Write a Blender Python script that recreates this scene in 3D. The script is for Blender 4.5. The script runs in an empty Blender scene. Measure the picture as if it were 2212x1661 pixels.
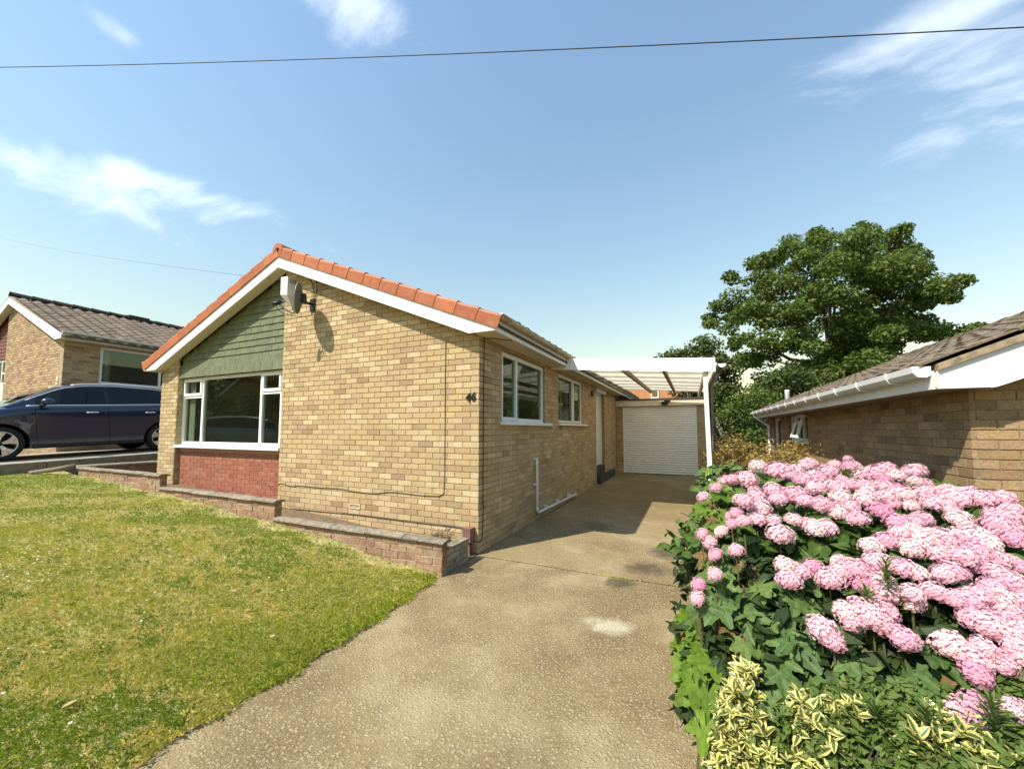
import bpy, math, random
import numpy as np
from mathutils import Matrix, Vector
R = math.radians
random.seed(7); rng = np.random.default_rng(7)
sc = bpy.context.scene
col = sc.collection
# ------------------------------------------------------------------ camera
CAM = np.array([2.376, -4.209, 1.505]); FPX, YAW, PIT, PPX, PPY = 842.6, .4247, .0659, 1109.9, 871.6
cam_d = bpy.data.cameras.new('camera'); cam = bpy.data.objects.new('camera', cam_d); col.objects.link(cam)
cam.location = CAM; cam.rotation_euler = (math.pi/2 + PIT, 0, YAW)
cam_d.sensor_width = 36; cam_d.lens = 36*FPX/2212
cam_d.shift_x = -(PPX-1106)/2212; cam_d.shift_y = (PPY-830.5)/2212
cam_d.clip_start = .05; cam_d.clip_end = 2000
sc.camera = cam
RT = np.array([math.cos(YAW), math.sin(YAW), 0.])
FW = np.array([-math.sin(YAW)*math.cos(PIT), math.cos(YAW)*math.cos(PIT), math.sin(PIT)])
UP = np.cross(RT, FW)
def pdir(px, py): return FW + RT*(px-PPX)/FPX - UP*(py-PPY)/FPX
def onY(px, py, y): d = pdir(px, py); return CAM + d*((y-CAM[1])/d[1])
def proj(p):
    d = np.asarray(p, float)-CAM; k = d@FW
    if k < .05: return None
    return PPX+FPX*(d@RT)/k, PPY-FPX*(d@UP)/k, k
# ------------------------------------------------------------------ light
SUN = Vector((-.42, -.68, 1.)).normalized()          # towards the sun
elev = math.asin(SUN.z); azim = math.atan2(SUN.x, SUN.y)
sd = bpy.data.lights.new('sun', 'SUN'); sd.energy = 4.7; sd.angle = R(.53); sd.color = (1, .93, .82)
so = bpy.data.objects.new('sun', sd); col.objects.link(so)
so.rotation_euler = SUN.to_track_quat('Z', 'Y').to_euler(); so.location = (-8, -14, 20)
w = bpy.data.worlds.new('World'); sc.world = w; w.use_nodes = True
NT = w.node_tree; N = NT.nodes; Lk = NT.links; N.clear()
def nd(t, **k):
    n = N.new(t)
    for a, b in k.items(): setattr(n, a, b)
    return n
sky = nd('ShaderNodeTexSky', sky_type='NISHITA', sun_disc=False, sun_elevation=elev, sun_rotation=azim)
sky.air_density = 2.6; sky.dust_density = .3; sky.ozone_density = 2.4; sky.altitude = 60
tc = nd('ShaderNodeTexCoord'); sep = nd('ShaderNodeSeparateXYZ'); Lk.new(tc.outputs['Generated'], sep.inputs[0])
def mth(op, a, b=None, c=None):
    n = nd('ShaderNodeMath', operation=op)
    for i, v in enumerate((a, b, c)):
        if v is None: continue
        if isinstance(v, (int, float)): n.inputs[i].default_value = v
        else: Lk.new(v, n.inputs[i])
    return n.outputs[0]
X_, Y_, Z_ = sep.outputs
az = mth('ARCTAN2', X_, Y_); el = mth('ARCSINE', Z_)
# cirrus coordinates on a flat layer high above
zc = mth('MAXIMUM', mth('ADD', Z_, .12), .02)
cx = mth('DIVIDE', X_, zc); cy = mth('DIVIDE', Y_, zc)
cmb = nd('ShaderNodeCombineXYZ'); Lk.new(cx, cmb.inputs[0]); Lk.new(cy, cmb.inputs[1])
mp = nd('ShaderNodeMapping'); mp.inputs['Rotation'].default_value = (0, 0, R(28)); mp.inputs['Scale'].default_value = (1.0, 2.3, 1)
Lk.new(cmb.outputs[0], mp.inputs[0])
n1 = nd('ShaderNodeTexNoise'); n1.inputs['Scale'].default_value = 1.9; n1.inputs['Detail'].default_value = 9; n1.inputs['Roughness'].default_value = .62; n1.inputs['Distortion'].default_value = .5
Lk.new(mp.outputs[0], n1.inputs['Vector'])
n2 = nd('ShaderNodeTexNoise'); n2.inputs['Scale'].default_value = .33; n2.inputs['Detail'].default_value = 2
Lk.new(mp.outputs[0], n2.inputs['Vector'])
dens = mth('MULTIPLY', mth('SUBTRACT', n2.outputs['Fac'], .5), .35)       # loose scatter of cirrus over the whole sky
for (px, py, wa, we, k) in ((150, 395, .20, .06, .36), (380, 405, .16, .035, .30), (800, 25, .26, .05, .40), (2140, 150, .22, .16, .36), (1930, 80, .28, .06, .30), (1080, 30, .10, .03, .2), (260, 72, .06, .02, .25), (20, 570, .08, .03, .2), (1255, 590, .04, .02, .14)):
    d = pdir(px, py); d = d/np.linalg.norm(d); a0 = math.atan2(d[0], d[1]); e0 = math.asin(d[2])
    u = mth('DIVIDE', mth('SUBTRACT', az, a0), wa); v = mth('DIVIDE', mth('SUBTRACT', el, e0), we)
    g = mth('POWER', 2.718, mth('MULTIPLY', mth('ADD', mth('MULTIPLY', u, u), mth('MULTIPLY', v, v)), -1.))
    dens = mth('ADD', dens, mth('MULTIPLY', g, k))
cl = mth('ADD', mth('SUBTRACT', n1.outputs['Fac'], .71), dens)
mr = nd('ShaderNodeMapRange', interpolation_type='SMOOTHSTEP'); mr.inputs['From Min'].default_value = .0; mr.inputs['From Max'].default_value = .40
mr.inputs['To Max'].default_value = .45
Lk.new(cl, mr.inputs[0])
mix = nd('ShaderNodeMixRGB'); mix.inputs['Color2'].default_value = (11., 11.5, 12., 1)
Lk.new(mr.outputs[0], mix.inputs['Fac']); tn = nd('ShaderNodeVectorMath', operation='MULTIPLY'); tn.inputs[1].default_value = (.91, .98, 1.12); Lk.new(sky.outputs[0], tn.inputs[0]); Lk.new(tn.outputs[0], mix.inputs['Color1'])
bg = nd('ShaderNodeBackground'); bg.inputs['Strength'].default_value = .102
out = nd('ShaderNodeOutputWorld'); Lk.new(mix.outputs[0], bg.inputs[0]); Lk.new(bg.outputs[0], out.inputs[0])
vs = sc.view_settings; vs.view_transform = 'Standard'; vs.look = 'None'; vs.gamma = 1; vs.use_curve_mapping = False; vs.exposure = .72
sc.render.engine = 'CYCLES'
# ------------------------------------------------------------------ materials
MATS = {}
def mat(name, stops, rough=.8, nscale=0, namp=.25, bump=0, bscale=0, spec=.3, metal=0, rnd=True, coat=0, trans=0, dirt=None, detail=4):
    """stops: one colour or several picked per piece; noise varies the tone; dirt=(colour, scale, amount) adds stains."""
    m = bpy.data.materials.new(name); m.use_nodes = True; t = m.node_tree; n = t.nodes; l = t.links
    b = n['Principled BSDF']; b.inputs['Roughness'].default_value = rough; b.inputs['Specular IOR Level'].default_value = spec
    b.inputs['Metallic'].default_value = metal; b.inputs['Coat Weight'].default_value = coat
    if isinstance(stops[0], (int, float)): stops = [stops]
    if len(stops) > 1:
        a = n.new('ShaderNodeAttribute'); a.attribute_name = 'rnd'; oi = n.new('ShaderNodeObjectInfo')
        ad = n.new('ShaderNodeMath'); ad.operation = 'ADD'; l.new(a.outputs['Fac'], ad.inputs[0]); l.new(oi.outputs['Random'], ad.inputs[1])
        fr = n.new('ShaderNodeMath'); fr.operation = 'FRACT'; l.new(ad.outputs[0], fr.inputs[0])
        cr = n.new('ShaderNodeValToRGB'); el_ = cr.color_ramp.elements
        while len(el_) < len(stops): el_.new(.5)
        for i, c in enumerate(stops): el_[i].position = i/(len(stops)-1); el_[i].color = (*c, 1)
        l.new(fr.outputs[0], cr.inputs[0]); c_out = cr.outputs[0]
    else:
        rg = n.new('ShaderNodeRGB'); rg.outputs[0].default_value = (*stops[0], 1); c_out = rg.outputs[0]
    geo = n.new('ShaderNodeNewGeometry')
    def noise(s, d=4, r=.6):
        x = n.new('ShaderNodeTexNoise'); x.inputs['Scale'].default_value = s; x.inputs['Detail'].default_value = d; x.inputs['Roughness'].default_value = r
        l.new(geo.outputs['Position'], x.inputs['Vector']); return x.outputs['Fac']
    if nscale:
        f = noise(nscale, detail, .65); mr_ = n.new('ShaderNodeMapRange'); mr_.inputs[1].default_value = .3; mr_.inputs[2].default_value = .7
        mr_.inputs[3].default_value = 1-namp; mr_.inputs[4].default_value = 1+namp; l.new(f, mr_.inputs[0])
        mx = n.new('ShaderNodeVectorMath'); mx.operation = 'SCALE'; l.new(c_out, mx.inputs[0]); l.new(mr_.outputs[0], mx.inputs['Scale']); c_out = mx.outputs[0]
    if dirt:
        dc, ds, da = dirt
        f = noise(ds, 5, .7); mr_ = n.new('ShaderNodeMapRange'); mr_.inputs[1].default_value = .5; mr_.inputs[2].default_value = .72; mr_.inputs[4].default_value = da; l.new(f, mr_.inputs[0])
        mx = n.new('ShaderNodeMixRGB'); mx.inputs['Color2'].default_value = (*dc, 1); l.new(mr_.outputs[0], mx.inputs[0]); l.new(c_out, mx.inputs[1]); c_out = mx.outputs[0]
    l.new(c_out, b.inputs['Base Color'])
    if bump:
        bp = n.new('ShaderNodeBump'); bp.inputs['Strength'].default_value = 1; bp.inputs['Distance'].default_value = bump
        l.new(noise(bscale, 6, .7), bp.inputs['Height']); l.new(bp.outputs[0], b.inputs['Normal'])
    if trans:
        tr = n.new('ShaderNodeBsdfTranslucent'); l.new(c_out, tr.inputs[0]); ms = n.new('ShaderNodeMixShader'); ms.inputs[0].default_value = trans
        l.new(b.outputs[0], ms.inputs[1]); l.new(tr.outputs[0], ms.inputs[2]); l.new(ms.outputs[0], n['Material Output'].inputs[0])
    MATS[name] = m; return m
buff = mat('buff_brick', [(.40,.285,.145),(.47,.345,.18),(.35,.25,.13),(.50,.38,.205),(.43,.315,.16),(.48,.355,.17),(.37,.26,.15),(.53,.415,.235),(.44,.325,.17),(.29,.205,.11),(.48,.35,.185),(.41,.285,.155),(.57,.45,.27),(.45,.33,.16),(.38,.27,.145),(.51,.39,.21)], .85, 38, .2, .003, 220, dirt=((.24,.17,.09), 3.2, .4))
bmort = mat('buff_mortar', (.30,.215,.12), .95, 30, .3)
redb = mat('red_brick', [(.27,.09,.052),(.32,.12,.07),(.24,.08,.048),(.34,.135,.08),(.29,.105,.06)], .85, 40, .22, .003, 200, dirt=((.42,.26,.19), 12, .35))
rmort = mat('red_mortar', (.42,.25,.18), .95, 30, .2)
gardb = mat('garden_brick', [(.26,.145,.085),(.31,.185,.105),(.22,.125,.078),(.33,.21,.125),(.27,.175,.115)], .9, 30, .3, .004, 160, dirt=((.40,.34,.25), 11, .55))
gmort = mat('garden_mortar', (.38,.31,.22), .95, 25, .3)
rnb = mat('brown_buff_brick', [(.32,.20,.095),(.385,.25,.12),(.25,.155,.078),(.355,.235,.125),(.29,.185,.092),(.40,.27,.145),(.19,.125,.072)], .9, 60, .32, .004, 150, dirt=((.12,.085,.06), 14, .45))
rnm = mat('brown_mortar', (.24,.185,.125), .95, 30, .3)
lnb = mat('tan_brick', [(.46,.32,.17),(.36,.24,.13),(.50,.37,.20),(.24,.15,.09),(.42,.30,.16),(.31,.20,.11)], .9, 30, .25, .003, 120)
lnm = mat('tan_mortar', (.36,.27,.17), .95)
white = mat('white_upvc', (.80,.79,.76), .35, 6, .03, spec=.5)
wpaint = mat('white_board', (.78,.76,.70), .45, 5, .05, spec=.4, dirt=((.52,.48,.38), 4, .25))
cream = mat('cream_soffit', (.58,.51,.36), .6, 4, .08)
dirtygut = mat('stained_gutter', (.50,.42,.28), .55, 14, .3, dirt=((.14,.10,.05), 10, .7))
verge = mat('red_verge_tile', [(.36,.105,.038),(.42,.135,.05),(.32,.095,.037),(.39,.12,.045)], .55, 14, .14, .001, 90, dirt=((.44,.23,.13), 9, .45))
rdark = mat('dark_roof_tile', [(.045,.038,.032),(.065,.055,.045),(.035,.03,.028)], .85, 20, .3, .004, 60)
rbrown = mat('lichen_roof_tile', [(.165,.125,.08),(.115,.088,.058),(.20,.155,.10),(.14,.105,.07)], .9, 24, .4, .006, 70, dirt=((.05,.04,.032), 9, .7))
lroof = mat('brown_roof_tile', [(.13,.098,.065),(.10,.076,.05),(.16,.122,.082),(.115,.088,.06)], .85, 16, .25, .004, 60, dirt=((.09,.075,.06), 6, .5))
green = mat('green_hung_tile', [(.12,.132,.062),(.14,.152,.072),(.108,.12,.055),(.13,.142,.066)], .55, 10, .12, .001, 60, spec=.4, dirt=((.19,.20,.11), 5, .3))
redtile = mat('maroon_hung_tile', [(.17,.06,.045),(.2,.075,.055)], .6)
ply = mat('plaster', (.62,.58,.5), .9); ceil_m = mat('ceiling_white', (.75,.73,.68), .9); floor_m = mat('carpet', (.3,.25,.2), .95)
blackm = mat('black_plastic', (.015,.015,.016), .45); greym = mat('grey_metal', (.20,.205,.205), .42, 8, .08, metal=.25, spec=.5)
dishm = mat('dish_grey', (.12,.125,.125), .5, 10, .1)
boxw = mat('box_white', (.72,.70,.66), .45); brownp = mat('brown_plastic', (.20,.105,.085), .5, 8, .12)
pipew = mat('pipe_white', (.74,.73,.71), .35, 8, .06, spec=.5); doorw = mat('door_white', (.72,.71,.69), .4)
stepm = mat('dark_step', (.055,.05,.055), .8, 20, .25)
rollm = mat('roller_slat', (.84,.84,.81), .38, 5, .05, spec=.5, metal=0)
woodm = mat('weathered_wood', (.26,.19,.11), .85, 30, .35)
sheetm = mat('corrugated_sheet', (.72,.66,.50), .4, 3, .12, trans=.62, dirt=((.30,.24,.14), 4, .45))
felt = mat('roof_felt', (.075,.06,.05), .95, 12, .3)
copm = mat('coping_stone', [(.19,.16,.115),(.235,.20,.145),(.16,.135,.10)], .95, 22, .4, .006, 70, dirt=((.42,.37,.28), 18, .6))
stonem = mat('planter_stone', [(.27,.24,.17),(.33,.29,.21),(.22,.20,.15)], .95, 20, .3, .008, 60)
soil = mat('soil', (.17,.125,.075), 1., 16, .4, .02, 40)
bark = mat('bark', (.11,.085,.06), .95, 12, .3, .01, 30)
def glass_mat(name, tint=(.72,.78,.72), ior=2.4, opaque=None):
    m = bpy.data.materials.new(name); m.use_nodes = True; t = m.node_tree; n = t.nodes; l = t.links; n.clear()
    o = n.new('ShaderNodeOutputMaterial'); mx = n.new('ShaderNodeMixShader'); fr = n.new('ShaderNodeFresnel'); fr.inputs[0].default_value = ior
    g = n.new('ShaderNodeBsdfGlossy'); g.inputs['Roughness'].default_value = .0; g.inputs[0].default_value = (.97,.98,.98,1)
    if opaque: tr = n.new('ShaderNodeBsdfDiffuse'); tr.inputs[0].default_value = (*opaque, 1)
    else: tr = n.new('ShaderNodeBsdfTransparent'); tr.inputs[0].default_value = (*tint, 1)
    ge = n.new('ShaderNodeNewGeometry'); iv = n.new('ShaderNodeMath'); iv.operation = 'SUBTRACT'; iv.inputs[0].default_value = 1; l.new(ge.outputs['Backfacing'], iv.inputs[1]); pm_ = n.new('ShaderNodeMath'); pm_.operation = 'MULTIPLY'; l.new(fr.outputs[0], pm_.inputs[0]); l.new(iv.outputs[0], pm_.inputs[1])
    l.new(pm_.outputs[0], mx.inputs[0]); l.new(tr.outputs[0], mx.inputs[1]); l.new(g.outputs[0], mx.inputs[2]); l.new(mx.outputs[0], o.inputs[0])
    MATS[name] = m; return m
glass = glass_mat('window_glass'); carglass = glass_mat('dark_car_glass', (.10,.12,.13), 1.5)
# ------------------------------------------------------------------ mesh helpers
class MB:
    def __init__(s): s.v = []; s.f = []; s.r = []; s.mi = []
    def add(s, vs, fs, r=None, mi=0):
        o = len(s.v); s.v += [tuple(map(float, p)) for p in vs]; s.f += [tuple(i+o for i in q) for q in fs]
        s.r += [random.random() if r is None else r]*len(fs); s.mi += [mi]*len(fs); return s
    def box(s, x0, y0, z0, x1, y1, z1, r=None):
        v = [(x0,y0,z0),(x1,y0,z0),(x1,y1,z0),(x0,y1,z0),(x0,y0,z1),(x1,y0,z1),(x1,y1,z1),(x0,y1,z1)]
        return s.add(v, [(3,2,1,0),(4,5,6,7),(0,1,5,4),(1,2,6,5),(2,3,7,6),(3,0,4,7)], r)
    def prism(s, poly, ax, a, b, r=None):
        """polygon in the plane normal to axis ax (0 x,1 y,2 z), extruded a..b"""
        k = len(poly)
        def P(p, t):
            return {0: (t, p[0], p[1]), 1: (p[0], t, p[1]), 2: (p[0], p[1], t)}[ax]
        v = [P(p, a) for p in poly] + [P(p, b) for p in poly]
        f = [tuple(range(k))[::-1], tuple(range(k, 2*k))] + [(i, (i+1) % k, k+(i+1) % k, k+i) for i in range(k)]
        return s.add(v, f, r)
    def tube(s, pts, rad, n=8, caps=True):
        pts = [Vector(p) for p in pts]; rads = rad if isinstance(rad, (list, tuple)) else [rad]*len(pts); v = []; f = []
        for i, p in enumerate(pts):
            d = (pts[min(i+1, len(pts)-1)]-pts[max(i-1, 0)]).normalized()
            a = d.orthogonal().normalized() if i == 0 else (pa - d*pa.dot(d)).normalized()
            pa = a; b = d.cross(a)
            v += [tuple(p+(a*math.cos(2*math.pi*j/n)+b*math.sin(2*math.pi*j/n))*rads[i]) for j in range(n)]
        for i in range(len(pts)-1):
            f += [(i*n+j, i*n+(j+1) % n, (i+1)*n+(j+1) % n, (i+1)*n+j) for j in range(n)]
        if caps: f += [tuple(range(n))[::-1], tuple(range((len(pts)-1)*n, len(pts)*n))]
        return s.add(v, f, 0.)
    def grid(s, P):
        a, b = len(P), len(P[0]); v = [p for row in P for p in row]
        return s.add(v, [(i*b+j, (i+1)*b+j, (i+1)*b+j+1, i*b+j+1) for i in range(a-1) for j in range(b-1)], 0.)
    def mesh(s, name, m, smooth=False):
        me = bpy.data.meshes.new(name); me.from_pydata(s.v, [], s.f)
        for x in (m if isinstance(m, (list, tuple)) else [m]): me.materials.append(x)
        a = me.attributes.new('rnd', 'FLOAT', 'FACE'); a.data.foreach_set('value', np.array(s.r, dtype=np.float32))
        if isinstance(m, (list, tuple)): me.polygons.foreach_set('material_index', s.mi)
        if smooth: me.polygons.foreach_set('use_smooth', [True]*len(s.f))
        me.update(); return me
    def build(s, name, m, parent=None, smooth=False):
        return link(name, s.mesh(name, m, smooth), parent)
def link(name, me, parent=None, mw=None):
    o = bpy.data.objects.new(name, me); col.objects.link(o)
    if mw is not None: o.matrix_local = mw
    if parent is not None:
        o.parent = parent; o.matrix_parent_inverse = WORLD[parent.name].inverted()
    WORLD[o.name] = mw.copy() if mw is not None else Matrix.Identity(4)
    return o
WORLD = {}
def np_mesh(name, V, F, rnd, m, smooth=False, extra=None):
    """V (n,3), F (k,q) fixed-size polygons, numpy fast path"""
    me = bpy.data.meshes.new(name); k, q = F.shape
    me.vertices.add(len(V)); me.vertices.foreach_set('co', np.ascontiguousarray(V, dtype=np.float32).ravel())
    me.loops.add(k*q); me.loops.foreach_set('vertex_index', np.ascontiguousarray(F, dtype=np.int32).ravel())
    me.polygons.add(k); me.polygons.foreach_set('loop_start', np.arange(0, k*q, q, dtype=np.int32))
    me.materials.append(m); me.update(calc_edges=True)
    a = me.attributes.new('rnd', 'FLOAT', 'FACE'); a.data.foreach_set('value', np.asarray(rnd, dtype=np.float32))
    me.polygons.foreach_set('use_smooth', [bool(smooth)]*k)
    return me
def thing(name, label, cat, loc=(0, 0, 0), group=None):
    o = bpy.data.objects.new(name, None); col.objects.link(o); o.location = loc; o.empty_display_size = .2
    WORLD[o.name] = Matrix.Translation(loc); tag(o, label, cat, group); return o
def tag(o, label, cat, group=None):
    o['label'] = label; o['category'] = cat
    if group: o['group'] = group
    return o
def struct(o, label=None):
    o['kind'] = 'structure'
    if label: o['label'] = label; 
    return o
# ------------------------------------------------------------------ brickwork
BR_V = np.array([(-.5,0,-.5),(.5,0,-.5),(.5,0,.5),(-.5,0,.5),(-.5,-1,-.5),(.5,-1,-.5),(.5,-1,.5),(-.5,-1,.5)])
def brick_arrays(L, H, D, c=.0015):
    x, h = L/2, H/2
    V = [(-x+c,0,-h+c),(x-c,0,-h+c),(x-c,0,h-c),(-x+c,0,h-c),(-x,-c,-h),(x,-c,-h),(x,-c,h),(-x,-c,h),(-x,-D,-h),(x,-D,-h),(x,-D,h),(-x,-D,h)]
    F = [(0,3,2,1),(4,0,1,5),(5,1,2,6),(6,2,3,7),(7,3,0,4),(8,4,5,9),(9,5,6,10),(10,6,7,11),(11,7,4,8)]
    return np.array(V), np.array(F)
def frame(O, U, Nn):
    U = Vector(U); Nn = Vector(Nn); Z = Vector((0,0,1))
    if U.cross(Nn).dot(Z) < 0: U = -U
    m = Matrix.Identity(4)
    for i in range(3): m[i][0], m[i][1], m[i][2], m[i][3] = U[i], Nn[i], Z[i], O[i]
    return m
class Bricks:
    def __init__(s, n=300): s.items = []; s.n = n; s.meshes = {}
    def wall(s, part, mt, O, U, Nn, u0, u1, z0, ztop, holes=(), pitch=.225, course=.075, joint=.0085, depth=.03, phase=0., jit=.001):
        O = Vector(O); U = Vector(U)
        r = 0
        while True:
            z = z0+r*course
            if not callable(ztop) and z+course > ztop+.03: break
            if callable(ztop) and r > 80: break
            off = phase + (r % 2)*pitch/2
            k = math.floor((u0-off)/pitch)-1
            while True:
                a = off+k*pitch; b = a+pitch-joint; k += 1
                if a > u1: break
                segs = [(max(a, u0), min(b, u1))]
                for (h0, h1, q0, q1) in holes:
                    if z+course*.5 > q0 and z+course*.5 < q1:
                        ns = []
                        for (p, q) in segs:
                            if q <= h0 or p >= h1: ns.append((p, q)); continue
                            if p < h0-.02: ns.append((p, h0))
                            if q > h1+.02: ns.append((h1, q))
                        segs = ns
                for (p, q) in segs:
                    if q-p < .03: continue
                    if callable(ztop) and z > ztop((p+q)/2): continue
                    c = O+U*((p+q)/2)+Vector((0,0,z+course/2))
                    m = frame(c, U, Nn) @ Matrix.Translation((0, random.uniform(-jit, jit), 0)) @ Matrix.Rotation(random.uniform(-.004,.004), 4, 'Y')
                    s.items.append((part, mt, m, round((q-p)/.0125)*.0125 if abs((q-p)-(pitch-joint)) > .004 else pitch-joint, course-joint, depth, Vector(Nn)))
            r += 1
    def finish(s, name='brick', core='brickwork'):
        sc_ = []
        for i, it in enumerate(s.items):
            c = np.array(it[2].translation); p = proj(c); d = CAM-c; n_ = float(np.linalg.norm(d)); fac = float(d@np.array(it[6]))/n_
            ok = p and -40 < p[0] < 2250 and 0 < p[1] < 1700 and fac > .02
            sc_.append((it[3]*it[4]*fac/n_**2 if ok else 0, i))
        sc_.sort(reverse=True); top = {i for a, i in sc_[:s.n] if a > 0}
        rest = {}
        for i, (part, mt, m, L, H, D, Nn) in enumerate(s.items):
            if i in top:
                key = (mt.name, round(L, 4), round(H, 4), random.randint(0, 1))
                if key not in s.meshes:
                    V, F = brick_arrays(L, H, D); V = V+rng.normal(0, .0009, V.shape)
                    s.meshes[key] = np_mesh(name, V, F, np.full(len(F), random.random()), mt)
                link(name, s.meshes[key], part, m)
            else: rest.setdefault((part.name, mt.name), []).append((part, mt, m, L, H, D))
        for (pn, mn), lst in rest.items():
            VV, FF, RR = [], [], []; o = 0
            for (part, mt, m, L, H, D) in lst:
                V, F = brick_arrays(L, H, D); M3 = np.array(m); V = V@M3[:3,:3].T+M3[:3,3]
                VV.append(V); FF.append(F+o); o += len(V); RR += [random.random()]*len(F)
            ob = link(core, np_mesh(core, np.concatenate(VV), np.concatenate(FF), RR, lst[0][1]), lst[0][0]); ob['kind'] = 'stuff'
def cells(mb, u0, u1, z0, z1, holes, put):
    us = sorted({u0, u1, *[h for q in holes for h in q[:2] if u0 < h < u1]}); zs = sorted({z0, z1, *[h for q in holes for h in q[2:] if z0 < h < z1]})
    for a, b in zip(us, us[1:]):
        for c, d in zip(zs, zs[1:]):
            if any(q[0] <= (a+b)/2 <= q[1] and q[2] <= (c+d)/2 <= q[3] for q in holes): continue
            put(a, b, c, d)
def lbox(M, x0, y0, z0, x1, y1, z1, mb=None):
    mb = mb or MB(); k = len(mb.v); mb.box(x0, y0, z0, x1, y1, z1); mb.v[k:] = [tuple(M @ Vector(p)) for p in mb.v[k:]]; return mb
def lframe(O, U, Nn):
    m = Matrix.Identity(4); U = Vector(U); Nn = Vector(Nn); Z = Vector((0,0,1))
    for i in range(3): m[i][0], m[i][1], m[i][2], m[i][3] = U[i], Nn[i], Z[i], O[i]
    return m
def bars(M, w, h, b, d0, d1, mb=None):
    """rectangular frame of bar width b, from 0..w, 0..h, depth d0..d1 along the outward normal"""
    mb = mb or MB()
    lbox(M, 0, d0, 0, w, d1, b, mb); lbox(M, 0, d0, h-b, w, d1, h, mb); lbox(M, 0, d0, b, b, d1, h-b, mb); lbox(M, w-b, d0, b, w, d1, h-b, mb); return mb
def window(parent, O, U, Nn, w, h, mull=(), trans=(), sash=(), sill=None, bar=.055, m=None):
    """frame + mullions; sash = opening lights (u0,u1,z0,z1); the other cells are fixed panes"""
    m = m or white; M = lframe(O, U, Nn); mb = bars(M, w, h, bar, -.06, .0)
    for u in mull: lbox(M, u-.028, -.058, bar, u+.028, -.002, h-bar, mb)
    for (z, a, b) in trans: lbox(M, a, -.057, z-.025, b, -.003, z+.025, mb)
    fr = mb.build('window', m, parent)
    for (a, b, c, d) in sash:
        Ms = M @ Matrix.Translation((a, 0, c)); sb = bars(Ms, b-a, d-c, .048, -.045, .014); s = sb.build('sash', m, fr)
        lbox(Ms, .04, -.02, .04, b-a-.04, -.014, d-c-.04).build('pane', glass, fr)
    xs = [bar/2, *mull, w-bar/2]
    for a, b in zip(xs, xs[1:]):
        zs = [bar/2] + sorted(z for z, p, q in trans if p <= (a+b)/2 <= q) + [h-bar/2]
        for c, d in zip(zs, zs[1:]):
            if any(s[0] <= (a+b)/2 <= s[1] and s[2] <= (c+d)/2 <= s[3] for s in sash): continue
            lbox(M, a, -.034, c, b, -.028, d).build('pane', glass, fr)
    if sill:
        a, b, p, t = sill; lbox(M, a, -.05, -t, b, p, -.002).build('sill', m, fr)
    return fr
SL = .404; XA = -3.64
def zsof(x): return max(2.672, 4.12-SL*abs(x-XA))
# =================================================================== bungalow
H = thing('bungalow', 'buff brick bungalow numbered 46 with red verge tiles and green hung-tile gable', 'house', (-3.66, 6., 0))
BS = Bricks(300)
XL, XP, XM = -7.33, -6.735, -3.68; YB = 13.2
# front wall: buff part, pier
fw = MB()
fw.prism([(XM, -.3), (-.006, -.3), (-.006, 2.74), (XA+.02, 4.16), (XM, 4.16)], 1, .006, .24)
fwo = fw.build('front_wall', bmort, H)
pw = MB(); pw.box(XL+.006, .006, -.3, XP-.006, .24, 2.75); pwo = pw.build('pier', bmort, H)
BS.wall(fwo, buff, (0, 0, 0), (1, 0, 0), (0, -1, 0), XM, -.002, -.0, lambda x: zsof(x)+.015, phase=-.1125-.005, holes=((-2.115, -1.905, .375, .45),))
BS.wall(pwo, buff, (0, 0, 0), (1, 0, 0), (0, -1, 0), XL, XP, .0, lambda x: zsof(x)+.02, phase=XL+.01)
# pier return into the window recess
BS.wall(pwo, buff, (XP, 0, 0), (0, 1, 0), (1, 0, 0), .012, .14, .375, 2.6)
# side wall with two windows and the porch opening
W1 = (.65, 2.40, 1.60, 2.62); W2 = (3.19, 5.08, 1.615, 2.64); DR = (6.56, 7.74, -.3, 2.70)
sw = MB(); cells(sw, .24, YB, -.3, 2.74, (W1, W2, DR), lambda a, b, c, d: sw.box(-.24, a, c, -.006, b, d))
sw.box(-.236, .0065, -.3, -.006, .2395, 2.74)
swo = sw.build('side_wall', bmort, H)
BS.wall(swo, buff, (0, 0, 0), (0, 1, 0), (1, 0, 0), .002, 9.74, 0., 2.7, holes=(W1, W2, DR), phase=.1125)
# window reveals are brick-coloured through the mortar body; porch recess
po = MB(); po.box(-.6, 6.3, -.3, -.25, 8.0, 2.74); poo = po.build('porch_wall', bmort, H)
# left and back walls, floor, ceiling, partitions
rw = MB(); rw.box(XL+.003, .24, -.3, XL+.23, YB, 2.74); rw.box(XL+.23, YB-.2, -.3, -.24, YB, 2.74); rw.build('rear_wall', bmort, H)
pt = MB(); pt.box(XL+.24, 4.1, .0, -.25, 4.2, 2.6); pt.box(-3.2, .25, 0., -3.1, 4.1, 2.6); pt.box(-1.1, 1.75, .46, -.26, 1.83, 2.69); pt.box(-1.0, 4.62, .46, -.26, 4.7, 2.69); pt.box(XL+.232, .25, .5, XL+.24, 4.1, 2.6); pt.build('interior_wall', ply, H)
fl = MB(); fl.box(XL+.24, .245, .40, -.245, YB-.21, .46); fl.build('floor', floor_m, H)
ce = MB(); ce.box(XL+.24, .242, 2.70, -.245, YB-.21, 2.73); ce.build('ceiling', ceil_m, H)
# red brick panel under the front window
rp = MB(); rp.box(XP, .092, -.1, XM-.001, .2, 1.16); rpo = rp.build('window_panel', rmort, H)
BS.wall(rpo, redb, (0, .086, 0), (1, 0, 0), (0, -1, 0), XP+.012, XM-.003, .34, 1.12, phase=XP+.05)
bl = MB(); bl.prism([(XP+.001, 2.505), (XM-.001, 2.505), (XM-.001, 4.08), (XP+.001, 2.86)], 1, .19, .235); bl.build('gable_backing', felt, H)
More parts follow.
